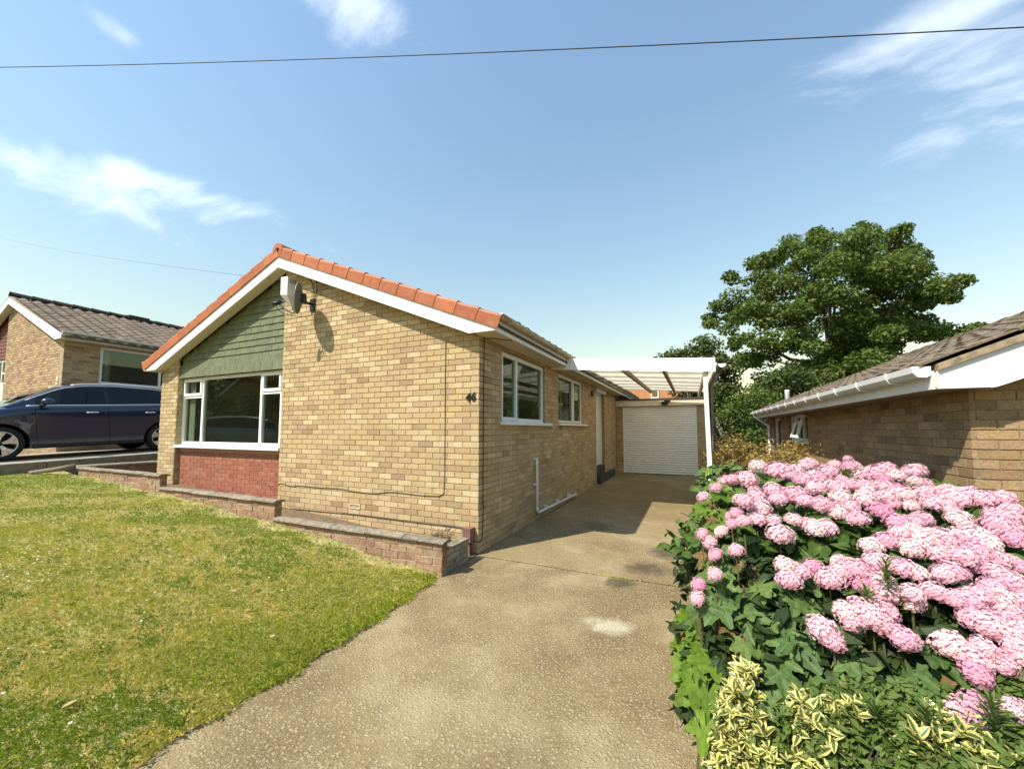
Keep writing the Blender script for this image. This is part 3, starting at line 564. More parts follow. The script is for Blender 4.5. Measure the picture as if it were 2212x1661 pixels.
# driveway slabs
conc = mat('drive_concrete', (.235,.175,.08), .93, 2.2, .12)
def conc_nodes(m):
    t = m.node_tree; n = t.nodes; l = t.links; b = n['Principled BSDF']; geo = n.new('ShaderNodeNewGeometry')
    def noise(s, d=5, r=.65):
        x = n.new('ShaderNodeTexNoise'); x.inputs['Scale'].default_value = s; x.inputs['Detail'].default_value = d; x.inputs['Roughness'].default_value = r; l.new(geo.outputs['Position'], x.inputs['Vector']); return x.outputs['Fac']
    def rng_(f, a, b_, c, d):
        x = n.new('ShaderNodeMapRange'); l.new(f, x.inputs[0])
        for i, v in enumerate((a, b_, c, d)): x.inputs[i+1].default_value = v
        return x.outputs[0]
    def mixc(f, a, c):
        x = n.new('ShaderNodeMixRGB'); l.new(f, x.inputs[0]); l.new(a, x.inputs[1]); x.inputs[2].default_value = (*c, 1); return x.outputs[0]
    c = b.inputs['Base Color'].links[0].from_socket
    c = mixc(rng_(noise(1.1), .5, .66, 0, .8), c, (.34,.275,.155))
    c = mixc(rng_(noise(.75), .46, .62, 0, .9), c, (.15,.10,.046))
    c = mixc(rng_(noise(3.5), .55, .75, 0, .55), c, (.33,.265,.15))
    # exposed pale aggregate and dark pits
    def stones(scale, thr, colr, amt, seed):
        vo = n.new('ShaderNodeTexVoronoi'); vo.inputs['Scale'].default_value = scale; vo.inputs['Randomness'].default_value = 1
        mp_ = n.new('ShaderNodeMapping'); mp_.inputs['Location'].default_value = (seed, seed*2.1, 0); l.new(geo.outputs['Position'], mp_.inputs[0]); l.new(mp_.outputs[0], vo.inputs['Vector'])
        sel = n.new('ShaderNodeSeparateColor'); l.new(vo.outputs['Color'], sel.inputs[0])
        f = n.new('ShaderNodeMath'); f.operation = 'MULTIPLY'; l.new(rng_(vo.outputs['Distance'], thr, thr*.6, 0, 1), f.inputs[0]); l.new(rng_(sel.outputs[0], .25, .45, 0, amt), f.inputs[1])
        return f.outputs[0]
    s1 = stones(48, .46, None, .6, 3.); c = mixc(s1, c, (.42,.345,.205)); s2 = stones(120, .4, None, .8, 9.); c = mixc(s2, c, (.07,.05,.027)); c = mixc(stones(26, .22, None, .6, 5.), c, (.48,.40,.24)); c = mixc(stones(170, .45, None, .9, 1.), c, (.40,.335,.20))
    # oil stains, a pale cement patch and a broad browner area under the carport
    sp = n.new('ShaderNodeSeparateXYZ'); l.new(geo.outputs['Position'], sp.inputs[0])
    def spot(x, y, rx, ry, colr, amt):
        global _c
        def ma(op, a, b2):
            q = n.new('ShaderNodeMath'); q.operation = op
            for i, v in enumerate((a, b2)):
                if isinstance(v, (int, float)): q.inputs[i].default_value = v
                else: l.new(v, q.inputs[i])
            return q.outputs[0]
        u = ma('DIVIDE', ma('SUBTRACT', sp.outputs[0], x), rx); v = ma('DIVIDE', ma('SUBTRACT', sp.outputs[1], y), ry)
        d = ma('ADD', ma('ADD', ma('MULTIPLY', u, u), ma('MULTIPLY', v, v)), ma('MULTIPLY', ma('SUBTRACT', noise(9), .5), 3.0))
        return rng_(d, 1.3, .1, 0, amt)
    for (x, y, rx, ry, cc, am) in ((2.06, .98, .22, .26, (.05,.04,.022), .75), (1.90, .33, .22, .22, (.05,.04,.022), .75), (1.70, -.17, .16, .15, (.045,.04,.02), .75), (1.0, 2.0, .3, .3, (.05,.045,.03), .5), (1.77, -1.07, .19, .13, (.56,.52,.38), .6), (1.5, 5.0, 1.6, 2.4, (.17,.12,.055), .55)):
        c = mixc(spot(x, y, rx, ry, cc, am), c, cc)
    l.new(c, b.inputs['Base Color'])
    bp = n.new('ShaderNodeBump'); bp.inputs['Distance'].default_value = .006; bp.inputs['Strength'].default_value = 1; wv = n.new('ShaderNodeTexWave'); wv.bands_direction = 'Y'; wv.inputs['Scale'].default_value = 5.5; wv.inputs['Distortion'].default_value = 6; wv.inputs['Detail'].default_value = 3; wv.inputs['Detail Scale'].default_value = 2; l.new(geo.outputs['Position'], wv.inputs['Vector']); wm = n.new('ShaderNodeMath'); wm.operation = 'MULTIPLY'; l.new(wv.outputs['Fac'], wm.inputs[0]); l.new(rng_(noise(1.3), .5, .68, 0, .3), wm.inputs[1]); a0 = n.new('ShaderNodeMath'); a0.operation = 'ADD'; l.new(s1, a0.inputs[0]); l.new(wm.outputs[0], a0.inputs[1])
    ad = n.new('ShaderNodeMath'); ad.operation = 'ADD'; l.new(a0.outputs[0], ad.inputs[0]); l.new(noise(90, 5, .75), ad.inputs[1]); l.new(ad.outputs[0], bp.inputs['Height']); l.new(bp.outputs[0], b.inputs['Normal'])
conc_nodes(conc)
DV = struct(thing('driveway', 'worn speckled concrete driveway leading past the bungalow to the garage', 'driveway', (1.2, 0, 0)))
del DV['category']
def slab(y0, y1, xl, xr, name='concrete_slab'):
    b = MB(); n_ = max(2, int((y1-y0)/.12)); L_, Rr = [], []
    for i in range(n_+1):
        y = y0+(y1-y0)*i/n_; L_.append((xl(y), y)); Rr.append((xr(y), y))
    k = 9; b.grid([[(a[0]+(c[0]-a[0])*j/k, a[1], .004*math.sin(a[0]*3+a[1]*1.3+j)*(0 < j < k)) for j in range(k+1)] for a, c in zip(L_, Rr)]); b.f = [q[::-1] for q in b.f]
    e = MB(); return b.build(name, conc, DV, True)
edge = lambda y: float(np.interp(y, [-12, -4.2, -3.2, -2.72, -2.5, -2.15, -1.76, -.83], [-.1, .07, .07, .075, .105, .097, .094, .0]))+.008*math.sin(y*9)+.008*math.sin(y*23)
slab(-12, -.062, lambda y: edge(y)-.03 if y < -.8 else -.3, lambda y: 2.62)
slab(-.048, 9.76, lambda y: -.2 if y < .0 else .0, lambda y: 2.62 if y < 4 else 2.95)
q = MB(); q.box(-.3, -.07, -.05, 2.6, -.04, -.012); q.build('slab_joint', soil, DV)
b = MB(); b.box(2.9, 8.2, -.06, 4.2, 30, .012); struct(b.build('side_path', mat('path_dry', (.34,.27,.16), 1., 6, .2)))
# neighbour's drive on the left, kerb, retaining wall
nz = lambda y: .845+.037*(y+1.254)
b = MB(); b.grid([[(x, y, nz(y)) for y in np.linspace(-14, 9, 12)] for x in (-9.15, -12.99)]); struct(b.build('neighbour_drive', mat('grey_concrete', (.30,.26,.20), .95, 4, .2)))
b = MB(); b.grid([[(x, y, nz(y)+.05 if x > -14.5 else nz(.5)+.05) for y in np.linspace(-14, -.0, 8)] for x in (-12.99, -26)]); struct(b.build('neighbour_front_garden', mat('front_garden', (.14,.13,.06), 1., 5, .3)))
for k in range(10):
    y0 = -7.+k*1.0; m_ = MB(); m_.prism([(y0+.006, nz(y0)-.3), (y0+.994, nz(y0+1)-.3), (y0+.994, nz(y0+1)+.03), (y0+.006, nz(y0)+.03)], 0, -9.15, -8.99); o = m_.build('kerb', mat('kerb_stone', (.20,.17,.13), .95, 10, .3) if not k else MATS['kerb_stone']); tag(o, 'dark concrete kerb edging the raised drive under the blue car', 'kerb', 'kerb stones along the raised drive')
# lawn soil sheet
def lawn_z(x, y): return lawn_h(x)+.012*math.sin(x*2.3+y*1.1)+.010*math.sin(x*5.1-y*3.7)
LXM = -8.99
b = MB(); ys = np.linspace(-9, -.79, 56); b.grid([[((LXM+(edge(y)-LXM)*(i/70)), y, lawn_z(LXM+(edge(y)-LXM)*(i/70), y)-(.012 if i < 70 else .03)) for y in ys] for i in range(71)]); b.f = [q[::-1] for q in b.f]
lawnm = mat('lawn_soil', (.36,.31,.13), 1., 7, .3, .01, 60, dirt=((.13,.15,.04), 2.2, .8)); lw = struct(b.build('lawn', lawnm, None, True))
b = MB(); b.grid([[(x, y, lawn_h(x)*.8-.02) for y in (-.7, .2)] for x in np.linspace(-8.3, .0, 20)]); b.f = [q[::-1] for q in b.f]; struct(b.build('flower_bed', soil))
# =================================================================== low garden walls
GW = thing('garden_wall', 'low stepped brown brick wall with weathered coping along the top of the lawn', 'garden wall', (-4, -.74, .3))
WS = Bricks(300); yf = -.787
for (xa, xb, zt, zb) in ((-2.59, .02, .345, -.15), (-5.40, -2.592, .565, .1), (-8.30, -5.402, .768, .3)):
    c = MB(); c.box(xa+.004, yf+.006, zb-.2, xb-.006, -.692, zt-.012); co = c.build('wall_core', gmort, GW)
    nrow = int((zt-zb)/.075); z0 = zt-.012-nrow*.075
    WS.wall(co, gardb, (0, yf, 0), (1, 0, 0), (0, -1, 0), xa, xb-.004, z0, zt-.03, jit=.005, depth=.04, phase=xb-.004+.004); WS.wall(co, gardb, (xb, 0, 0), (0, 1, 0), (1, 0, 0), yf+.012, -.69, z0, zt-.03, jit=.003)
    n_ = int((xb-xa)/.45); L_ = (xb-xa+.05)/n_
    for k in range(n_):
        x0 = xa-.01+k*L_; m_ = MB(); pr = [(-.822, 0), (-.82, .015), (-.79, .028), (-.74, .034), (-.69, .028), (-.662, .015), (-.66, 0)]
        m_.prism([(y+random.uniform(-.005, .005), zt-.011+z+random.uniform(-.003, .003)) for y, z in pr], 0, x0+.004, x0+L_-.004)
        o = m_.build('coping_slab', copm, GW)
WS.finish()
RW = thing('boundary_wall', 'short brick wall with rounded coping running back beside the bungalow', 'garden wall', (-8.35, 0, .6))
q = MB(); q.box(-8.42, -.74, .2, -8.3, 6, .76); q.build('wall_core', gardb, RW)
for k in range(12):
    y0 = -.8+k*.56; q = MB(); q.prism([(-8.46, .765), (-8.45, .80), (-8.36, .822), (-8.27, .80), (-8.26, .765)], 1, y0+.004, y0+.556); q.build('coping_slab', copm, RW)
q = MB(); q.tube([(-8.42, -.80, .80), (-8.6, -1.0, .745), (-8.85, -1.25, .70)], [.05, .045, .03], 8); q.build('end_coping', copm, RW, True)
PLT = thing('stone_planter', 'small stone block planter with dried plant at the end of the low wall', 'planter', (-.03, -.47, 0))
for r_ in range(4):
    n_ = 3 if r_ % 2 else 2; ys = np.linspace(-.685, -.25, n_+1)
    for k in range(n_):
        q = MB(); z0 = r_*.06; q.box(-.09, ys[k]+.004, z0, .012+random.uniform(-.006, .008), ys[k+1]-.004, z0+.054); q.build('stone_block', stonem, PLT)
q = MB(); q.box(-.08, -.68, .0, -.002, -.255, .235); q.build('planter_core', soil, PLT)
q = MB(); q.box(-.10, -.66, .24, .022, -.245, .258); q.build('planter_cap', copm, PLT)
q = MB()
for k in range(60):
    a = random.uniform(-.28, -.1), random.uniform(-.62, -.4), .2; t = (a[0]+random.uniform(-.1, .1), a[1]+random.uniform(-.1, .12), random.uniform(.3, .42)); q.tube([a, ((a[0]+t[0])/2+random.uniform(-.02, .02), (a[1]+t[1])/2, .32), t], [.003, .0025, .001], 3, False)
for k in range(90):
    p = Vector((random.uniform(-.32, -.06), random.uniform(-.66, -.36), random.uniform(.27, .42))); d = Vector((random.uniform(-1, 1), random.uniform(-1, 1), random.uniform(-.5, 1)))*.012; e = Vector((random.uniform(-1, 1), random.uniform(-1, 1), random.uniform(-1, 1)))*.01; q.add([p-d, p+e, p+d, p-e], [(0, 1, 2, 3)])
q.build('dried_plant', mat('dead_plant', [(.20,.10,.05),(.28,.17,.08),(.15,.08,.045)], .95), PLT)
# =================================================================== overhead wires
b = MB(); p0, p1 = Vector(onY(-300, 148, 22)*1.), Vector(onY(2500, 42, 5)); pts = []
pa, pb = Vector(CAM)+Vector(pdir(-60, 147))*12.5, Vector(CAM)+Vector(pdir(2280, 56))*6.5
for i in range(-24, 65):
    t = i/40; p = pa+(pb-pa)*t; p.z -= .35*4*t*(1-t)*.35; pts.append(p)
tag(b.tube(pts, .011, 6).build('overhead_cable', wires, None, True), 'thick black overhead cable crossing the whole sky', 'cable')
pa, pb = Vector(CAM)+Vector(pdir(-40, 500))*26, Vector((-3.57, -.17, 3.9)); pts = []
for i in range(-15, 31):
    t = i/30; p = pa+(pb-pa)*t; p.z -= .9*t*(1-t); pts.append(p)
tag(MB().tube(pts, .0035, 5).build('drop_wire', mat('wire_grey', (.16,.13,.11), .6), None, True), 'thin telephone wire running to the white box at the gable peak', 'wire')
# =================================================================== left neighbour bungalow
def gable_house(name, label, x_r, y0, y1, zg, zs, width, bmat, mmat, rmat, tiles_mat, side, nb=300, slope=SL):
    """bungalow whose near eaves wall stands at x_r; side=+1: that wall faces +x (house lies to -x), -1 the reverse"""
    T = thing(name, label, 'house', (x_r-side*width/2, (y0+y1)/2, zg))
    xa = x_r-side*width/2; e = .3; ze = zs; zap = zs+(width/2+.0)*slope
    return T, xa, zap
LX, LY, LZ = -13.0, .28, 3.90
LN = thing('neighbour_bungalow', 'tan brick bungalow with brown tiled roof standing behind the blue car', 'house', (LX-3.66, 6, 1))
LS = Bricks(300); LXA = LX-3.66
lw_ = (.995-.0, 2.72, 2.80, 3.875)
sw_ = MB(); cells(sw_, LY, 12, .7, 3.95, (lw_,), lambda a, b, c, d: sw_.box(LX-.24, a, c, LX-.006, b, d)); so2 = sw_.build('side_wall', lnm, LN)
LS.wall(so2, lnb, (LX, 0, 0), (0, 1, 0), (1, 0, 0), LY, 8., .72, 3.9, holes=(lw_,))
f_ = MB(); f_.prism([(-17.25, .7), (LX-.0062, .7), (LX-.0062, 3.97), (LXA, 5.42), (-17.25, 5.2)], 1, LY+.006, LY+.2); fo2 = f_.build('front_wall', lnm, LN)
def lzs(x): return max(3.90, 5.36-SL*abs(x-LXA))
LS.wall(fo2, lnb, (0, LY, 0), (1, 0, 0), (0, -1, 0), -17.22, LX-.002, .72, lambda x: lzs(x)+.02)
LS.finish()
q = MB(); q.box(-20.3, LY+.3, .7, -20.1, 12, 3.95); q.box(-20.1, 11.8, .7, LX-.24, 12, 3.95); q.box(-20.3, LY+.1, .7, -17.26, LY+.2, 3.0); q.box(LX-3., LY+2.9, 2.0, LX-.25, LY+3.0, 3.9); q.box(-20.1, LY+.25, 3.9, LX-.25, 11.8, 3.93); q.build('rear_wall', ply, LN)
# maroon hung tiles left of the brick, with the white front window under them
k = 0
for r_ in range(14):
    z = 3.75+r_*.115; x = -17.27
    if z > lzs(-17.5): break
    while x > -18.6:
        q = MB(); q.box(x-.16, LY+.08, z, x-.002, LY+.10, z+.16); q.v = [(a, b-(.02 if c < z+.01 else 0), c) for a, b, c in q.v]; q.build('hung_tile', redtile, LN); x -= .162
window(LN, (-19.2, LY+.1, 2.35), (1, 0, 0), (0, -1, 0), 1.93, 1.38, mull=(1.3,), trans=((.95, 1.3, 1.9),))
wl = window(LN, (LX-.05, lw_[0]+.003, lw_[2]+.003), (0, 1, 0), (1, 0, 0), 1.72, 1.07, mull=(1.42,), bar=.07)
q = MB(); q.grid([[(LX-.35+.02*math.sin(j*1.7), lw_[0]+.1+.03*j, z) for j in range(9)] for z in (2.8, 3.9)]); q.build('curtain', ply, LN, True)
# roof
for sg in (1, -1):
    xe = LXA+sg*3.98; xk = LXA+sg*3.60
    q = MB(); q.prism([(LXA, 5.36), (xk, 5.36-SL*3.60), (xe, 3.905), (xe, 4.02), (LXA, 5.55)][::sg], 1, LY-.17, LY-.15); q.build('bargeboard', wpaint, LN)
    q = MB(); q.prism([(LXA, 5.362), (xk, 3.907), (xk, 3.93), (LXA, 5.385)][::sg], 1, LY-.15, LY-.001); q.build('verge_soffit', cream, LN)
    wx = LX+.001 if sg > 0 else -20.31
    q = MB(); q.box(min(wx, xe-sg*.02), LY-.149, 3.905, max(wx, xe-sg*.02), 12, 3.92); q.build('soffit', cream, LN)
    q = MB(); q.box(min(xe, xe-sg*.02), LY-.1495, 3.904, max(xe, xe-sg*.02), 12, 4.075); q.build('fascia', wpaint, LN)
    g = MB(); g.grid([[(xe+sg*(.055-.055*math.cos(a)), y, 4.105-.055*math.sin(a)) for a in [math.pi*i/8 for i in range(9)]] for y in (LY-.16, 12)]); g.v += [(x, y, z-.004) for x, y, z in g.v]; g.f += [tuple(i+18 for i in q_) for q_ in g.f]; g.r += g.r; g.mi += g.mi; g.build('gutter', wpaint, LN)
    q = MB(); q.prism([(LXA, 5.60), (LXA, 5.555), (xe+sg*.03, 5.555-SL*4.01), (xe+sg*.03, 5.60-SL*4.01)][::sg], 1, LY-.165, 12); q.build('roof_deck', mat('verge_mortar', (.36,.30,.22), .95, 12, .2) if sg > 0 else felt, LN)
LL = 4.05/math.cos(TH)
roof_tiles(LN, LXA, 5.60, 1, LY-.13, 12, LL, lroof, .0, gauge=.30, tw=.295, amp=.028, single=lambda i, nr, j, nc, c: 1./((c[1]+4.2)**2+(c[0]-2.4)**2) if c[1] < 7.2 else 0)
for k in range(26):
    y = LY-.15+k*.45; r_ = MB(); r_.grid([[(LXA+.14*math.cos(a), yy, 5.60+.13*math.sin(a)+e) for a in [math.pi*i/8 for i in range(9)]] for yy, e in ((y, .018), (y+.44, 0.))]); r_.build('ridge_tile', rdark, LN)
q = MB(); q.box(LXA-.1, 2.9, 5.7, LXA+.12, 3.5, 5.76); q.build('ridge_vent', rdark, LN)
q = MB(); q.box(-13.33, LY-.012, 2.72, -13.22, LY+.0, 2.90); q.prism([(-13.33, 2.9), (-13.22, 2.9), (-13.275, 2.95)], 1, LY-.012, LY); q.build('number_plate', mat('plate_cream', (.66,.58,.4), .5), LN)
q = MB(); q.tube([(-13.275, LY-.013, 2.80), (-13.275, LY-.016, 2.80)], .022, 10); q.build('plate_mark', blackm, LN)
# =================================================================== blue car
paint = mat('navy_car_paint', (.007,.015,.045), .22, spec=.5, coat=.8, metal=.1); chrome = mat('chrome', (.72,.72,.72), .3, metal=.4); tyre_m = mat('tyre', (.018,.018,.018), .85); rim_m = mat('alloy', (.62,.61,.58), .3, metal=.85); liner = mat('arch_liner', (.01,.01,.011), .9); trimk = mat('trim_black', (.02,.02,.022), .5)
def curve_f(pts): xs, zs = zip(*pts); return lambda s: float(np.interp(s, xs, zs))
def smooth_f(pts):
    f = curve_f(pts); return lambda s: sum(f(s+d)*w_ for d, w_ in ((-.12, .15), (-.06, .2), (0, .3), (.06, .2), (.12, .15)))
def make_car(name, label, loc, rx, rz, pm, group=None):
    C = thing(name, label, 'car', (0, 0, 0), group); kids = []
    beltz = smooth_f([(-.95, .66), (-.88, .78), (-.6, .90), (-.2, 1.0), (.1, 1.08), (.4, 1.135), (1.5, 1.165), (2.6, 1.20), (3.3, 1.20), (3.6, 1.10), (3.72, .95), (3.78, .8)])
    roofz = smooth_f([(-.1, 1.06), (.12, 1.12), (.5, 1.37), (.92, 1.615), (1.3, 1.70), (1.8, 1.725), (2.6, 1.685), (3.1, 1.58), (3.45, 1.40), (3.65, 1.17)])
    half = smooth_f([(-.95, .55), (-.9, .70), (-.7, .84), (-.3, .92), (.3, .945), (1.5, .95), (2.9, .945), (3.4, .90), (3.7, .80), (3.78, .70)])
    WZ, WR, AR = .355, .355, .415
    def zb(s):
        z = .25 if -.75 < s < 3.5 else .33
        for c in (0., 2.735):
            if abs(s-c) < AR: z = max(z, WZ+math.sqrt(AR*AR-(s-c)**2)-.0)
        return z
    def prof(s, z):
        t = (z-.25)/(beltz(s)-.25+1e-6); k = float(np.interp(t, [0, .08, .25, .5, .72, .86, .95, 1.], [.945, .965, .985, .99, 1., .992, .965, .93])); return half(s)*k
    ss = sorted({*np.linspace(-.95, 3.78, 60), *[c+AR*math.cos(a) for c in (0., 2.735) for a in np.linspace(0, math.pi, 19)]})
    P = []
    for s in ss:
        z0, z1 = zb(s), beltz(s); row = []
        for t in (0, .06, .18, .32, .46, .58, .70, .80, .88, .94, 1.): z = z0+(z1-z0)*t; row.append((prof(s, z), s, z))
        zc_ = z1+.035*(1 if s < .3 else .3)
        row += [(half(s)*.6, s, zc_), (0, s, zc_+.015)]
        P.append(row+[(-x, y, z) for x, y, z in row[-2::-1]])
    b = MB(); b.grid(P); b.add([P[0][i] for i in range(len(P[0]))], [tuple(range(len(P[0])))[::-1]], 0.); b.add(P[-1], [tuple(range(len(P[-1])))], 0.)
    body = b.build('body', pm, C, True); kids.append(body)
    # greenhouse
    gs = [.12, .3, .5, .72, .92, 1.1, 1.3, 1.5, 1.62, 1.68, 1.9, 2.2, 2.5, 2.75, 2.82, 3.0, 3.2, 3.4, 3.6]
    def sect(s):
        zr, z1 = roofz(s), beltz(s)-.005; tt = max(0., min(1., (zr-z1)/.5)); wb, wt = half(s)*.905, half(s)*.905-.25*tt
        row = [(wb, s, z1), (wb*.55+wt*.45+.015*tt, s, z1+(zr-z1)*.45), (wt+.012*tt, s, z1+(zr-z1)*.86), (wt-.07*tt, s, z1+(zr-z1)*.965), (wt*.5, s, zr-.006), (0, s, zr)]
        return row
    rows = [sect(s) for s in gs]
    roof = MB(); roof.grid([[*r[2:], *[(-x, y, z) for x, y, z in r[-2:1:-1]]] for r in rows if r[0][1] >= .9 and r[0][1] <= 3.0]); kids.append(roof.build('roof', pm, C, True))
    def strip(nm, i0, i1, mt_, both=True, lo=0, hi=2):
        for sg in (1, -1):
            g = MB(); g.grid([[(sg*x, y, z) for x, y, z in rows[i][lo:hi+1]] for i in range(i0, i1+1)])
            if sg < 0: g.f = [q[::-1] for q in g.f]
            kids.append(g.build(nm, mt_, C, True))
    strip('side_window', 2, 8, carglass); strip('pillar', 8, 9, trimk); strip('side_window', 9, 13, carglass); strip('pillar', 13, 14, trimk); strip('quarter_window', 14, 17, carglass); strip('pillar', 0, 2, pm)
    for i0, i1, nm in ((0, 4, 'windscreen'), (15, 18, 'rear_window')):
        g = MB(); g.grid([[*r[2:], *[(-x, y, z) for x, y, z in r[-2:1:-1]]] for r in rows[i0:i1+1]]); kids.append(g.build(nm, carglass, C, True))
    for sg in (1, -1):
        # bright trim round the side glass
        t = MB(); t.tube([(sg*(half(s)*.905+.006), s, beltz(s)+.012) for s in np.linspace(.36, 3.35, 24)], .012, 5); t.build('window_trim', chrome, C, True)
        up = []
        for s in np.linspace(.36, 3.35, 30):
            zr, z1 = roofz(s), beltz(s)-.005; tt = max(0., min(1., (zr-z1)/.5)); wt = half(s)*.905-.25*tt; up.append((sg*(wt+.02), s, z1+(zr-z1)*.875))
        t = MB(); t.tube(up, .011, 5); t.build('window_trim', chrome, C, True)
        t = MB(); t.tube([(x*.985, y, z+.05) for x, y, z in up[7:26]], .015, 6); t.build('roof_rail', chrome if sg else chrome, C, True)
        # mirror
        m_ = MB(); m_.grid([[(sg*(.93+.13+.09*math.cos(a)*math.sin(q)), .62+.105*math.cos(q)*1., 1.235+.075*math.sin(a)*math.sin(q)) for a in [2*math.pi*i/12 for i in range(13)]] for q in [math.pi*j/8 for j in range(9)]]); mo = m_.build('wing_mirror', pm, C, True)
        a_ = MB(); a_.tube([(sg*.86, .56, 1.15), (sg*.99, .6, 1.18)], .03, 6); a_.build('mirror_arm', trimk, mo)
        for s0 in (1.35, 2.42):
            h_ = MB(); h_.tube([(sg*(prof(s0, .98)+.006), s0-.1, 1.0), (sg*(prof(s0, .98)+.032), s0-.07, 1.0), (sg*(prof(s0, .98)+.032), s0+.08, 1.005), (sg*(prof(s0, .98)+.006), s0+.11, 1.005)], .012, 6); h_.build('door_handle', chrome, C, True)
        for s0, zt_ in ((.47, 1.09), (1.62, 1.12), (2.82, 1.12)):
            pts = [(sg*(prof(s0, z)+.0015), s0+(.06*(1.1-z) if s0 < 2.5 else -.25*max(0, z-.75)*0+.0), z) for z in np.linspace(.30 if s0 < 2.5 else .8, zt_, 12)]; t = MB(); t.tube(pts, .004, 4); t.build('door_seam', liner, C)
        t = MB(); t.tube([(sg*(prof(s, .275)+.004), s, .27) for s in np.linspace(.45, 2.3, 14)], .045, 6); t.build('sill_trim', trimk, C, True)
        t = MB(); t.tube([(sg*(prof(s, .45)+.003), s, .45+.015*(s-1)) for s in np.linspace(.75, 2.15, 12)], .012, 5); t.build('door_crease', pm, C, True)
        for c in (0., 2.735):
            l_ = MB(); l_.tube([(sg*.55, c, WZ), (sg*.90, c, WZ)], AR-.004, 24); l_.build('arch_liner', liner, C) if 0 else None
            l_ = MB(); l_.grid([[(sg*x, c+AR*1.0*math.cos(a), WZ+AR*1.0*math.sin(a)) for a in np.linspace(-.2, math.pi+.2, 22)] for x in (.6, half(c)*.985)]); l_.build('arch_liner', liner, C)
            W = MB(); n_ = 36
            prf = [(.72, .25), (.70, .30), (.715, WR-.02), (.74, WR), (.90, WR), (.925, WR-.015), (.935, WR-.045), (.93, .272), (.905, .262)]
            W.grid([[(sg*x, c+r_*math.cos(a), WZ+r_*math.sin(a)) for a in [2*math.pi*i/n_ for i in range(n_+1)]] for x, r_ in prf]); wh = W.build('wheel', tyre_m, C, True)
            rr = MB(); rr.grid([[(sg*x, c+r_*math.cos(a), WZ+r_*math.sin(a)) for a in [2*math.pi*i/n_ for i in range(n_+1)]] for x, r_ in [(.78, .262), (.905, .262), (.925, .258), (.922, .245), (.90, .24), (.78, .235)]]); rr.build('rim', rim_m, wh, True)
            dk = MB(); dk.tube([(sg*.80, c, WZ), (sg*.81, c, WZ)], .235, 24); dk.build('brake_disc', liner, wh)
            for k in range(5):
                a0 = 2*math.pi*k/5+.3
                for da in (-.17, .17):
                    sp = MB(); v = []
                    for r_, wd, xx in ((.045, .022, .905), (.14, .030, .918), (.246, .052, .916)):
                        a = a0+da*(r_/.246)*1.25
                        cx_, cz_ = math.cos(a), math.sin(a)
                        for off, x in ((-wd, xx-.012), (-wd*.7, xx), (wd*.7, xx), (wd, xx-.012)): v.append((sg*x, c+r_*cx_-off*cz_, WZ+r_*cz_+off*cx_))
                    sp.add(v, [(i*4+j, i*4+j+1, i*4+j+5, i*4+j+4) for i in (0, 1) for j in (0, 1, 2)]); sp.build('spoke', rim_m, wh)
            hb = MB(); hb.tube([(sg*.88, c, WZ), (sg*.922, c, WZ)], [.06, .045], 14); hb.build('hub_cap', trimk, wh, True)
        hl = MB(); hl.grid([[(sg*(half(s)*.93), s-.02, z) for s in (-.9, -.8, -.7, -.6)] for z in (.66, .74, .80)]); hl.build('headlight', chrome, C, True)
    ub = MB(); ub.box(-.6, -.8, .22, .6, 3.6, .5); ub.build('underbody', liner, C)
    itr = MB(); itr.box(-.7, .5, .9, .7, 3.0, 1.08); itr.build('interior', trimk, C)
    for x in (-.38, .38):
        se = MB(); se.tube([(x, 1.55, 1.0), (x, 1.65, 1.3), (x, 1.68, 1.38), (x, 1.69, 1.55)], [.2, .2, .1, .11], 10); se.build('seat', trimk, C, True)
    C.location = loc; C.rotation_euler = (rx, 0, rz); return C
make_car('silver_car', 'silver grey car standing left of the lawn, mirrored in the front window', (-14.6, -7.6, .35), 0, R(20), mat('silver_paint', (.30,.32,.34), .25, metal=.6, coat=1.))
car = make_car('parked_car', 'dark blue estate car with chrome window trim parked on the raised drive', (-11.36, -1.254, .845+.004), math.atan(.037), 0, paint)
# =================================================================== right neighbour bungalow
RX = 4.35; RN_ = thing('right_bungalow', 'brown brick bungalow with white gutter and lichened roof behind the pink hydrangeas', 'house', (8, 4, -.9))
RS = Bricks(300); SR = .405; RXA = RX+2.9; YR = 8.72
rwin = (4.62, 6.15, 1.27, 1.79); rw2 = (7.0, 7.9, .9, 1.79)
sw_ = MB(); cells(sw_, .0065, YR, -1., 1.86, (rwin, rw2), lambda a, b, c, d: sw_.box(RX+.006, a, c, RX+.24, b, d)); ro1 = sw_.build('side_wall', rnm, RN_)
RS.wall(ro1, rnb, (RX, 0, 0), (0, 1, 0), (-1, 0, 0), .002, YR, -.6, 1.83, holes=(rwin, rw2), phase=.1)
f_ = MB(); f_.prism([(RX+.0062, -1), (10.15, -1), (10.15, 1.8), (RXA, 2.99), (RX+.0062, 1.86)], 1, .006, .2); ro2 = f_.build('front_wall', rnm, RN_)
def rzs(x): return max(1.815, 1.8034+.405*2.86-SR*abs(x-RXA))
RS.wall(ro2, rnb, (0, 0, 0), (1, 0, 0), (0, -1, 0), RX+.002, 9., -.6, lambda x: rzs(x)+.02)
RS.finish()
q = MB(); q.box(9.95, .3, -1, 10.15, YR, 1.86); q.box(RX+.24, YR-.2, -1, 9.95, YR, 1.86); q.box(RX+.25, .25, 1.80, 9.95, YR-.2, 1.83); q.box(RX+2, .25, -.5, RX+2.1, YR-.2, 1.8); q.build('rear_wall', rnm, RN_)
xe = RX-.27
q = MB(); q.box(xe+.02, -.149, 1.813, RX-.001, YR+.3, 1.83); q.build('soffit', mat('soffit_brown', (.33,.25,.16), .7), RN_)
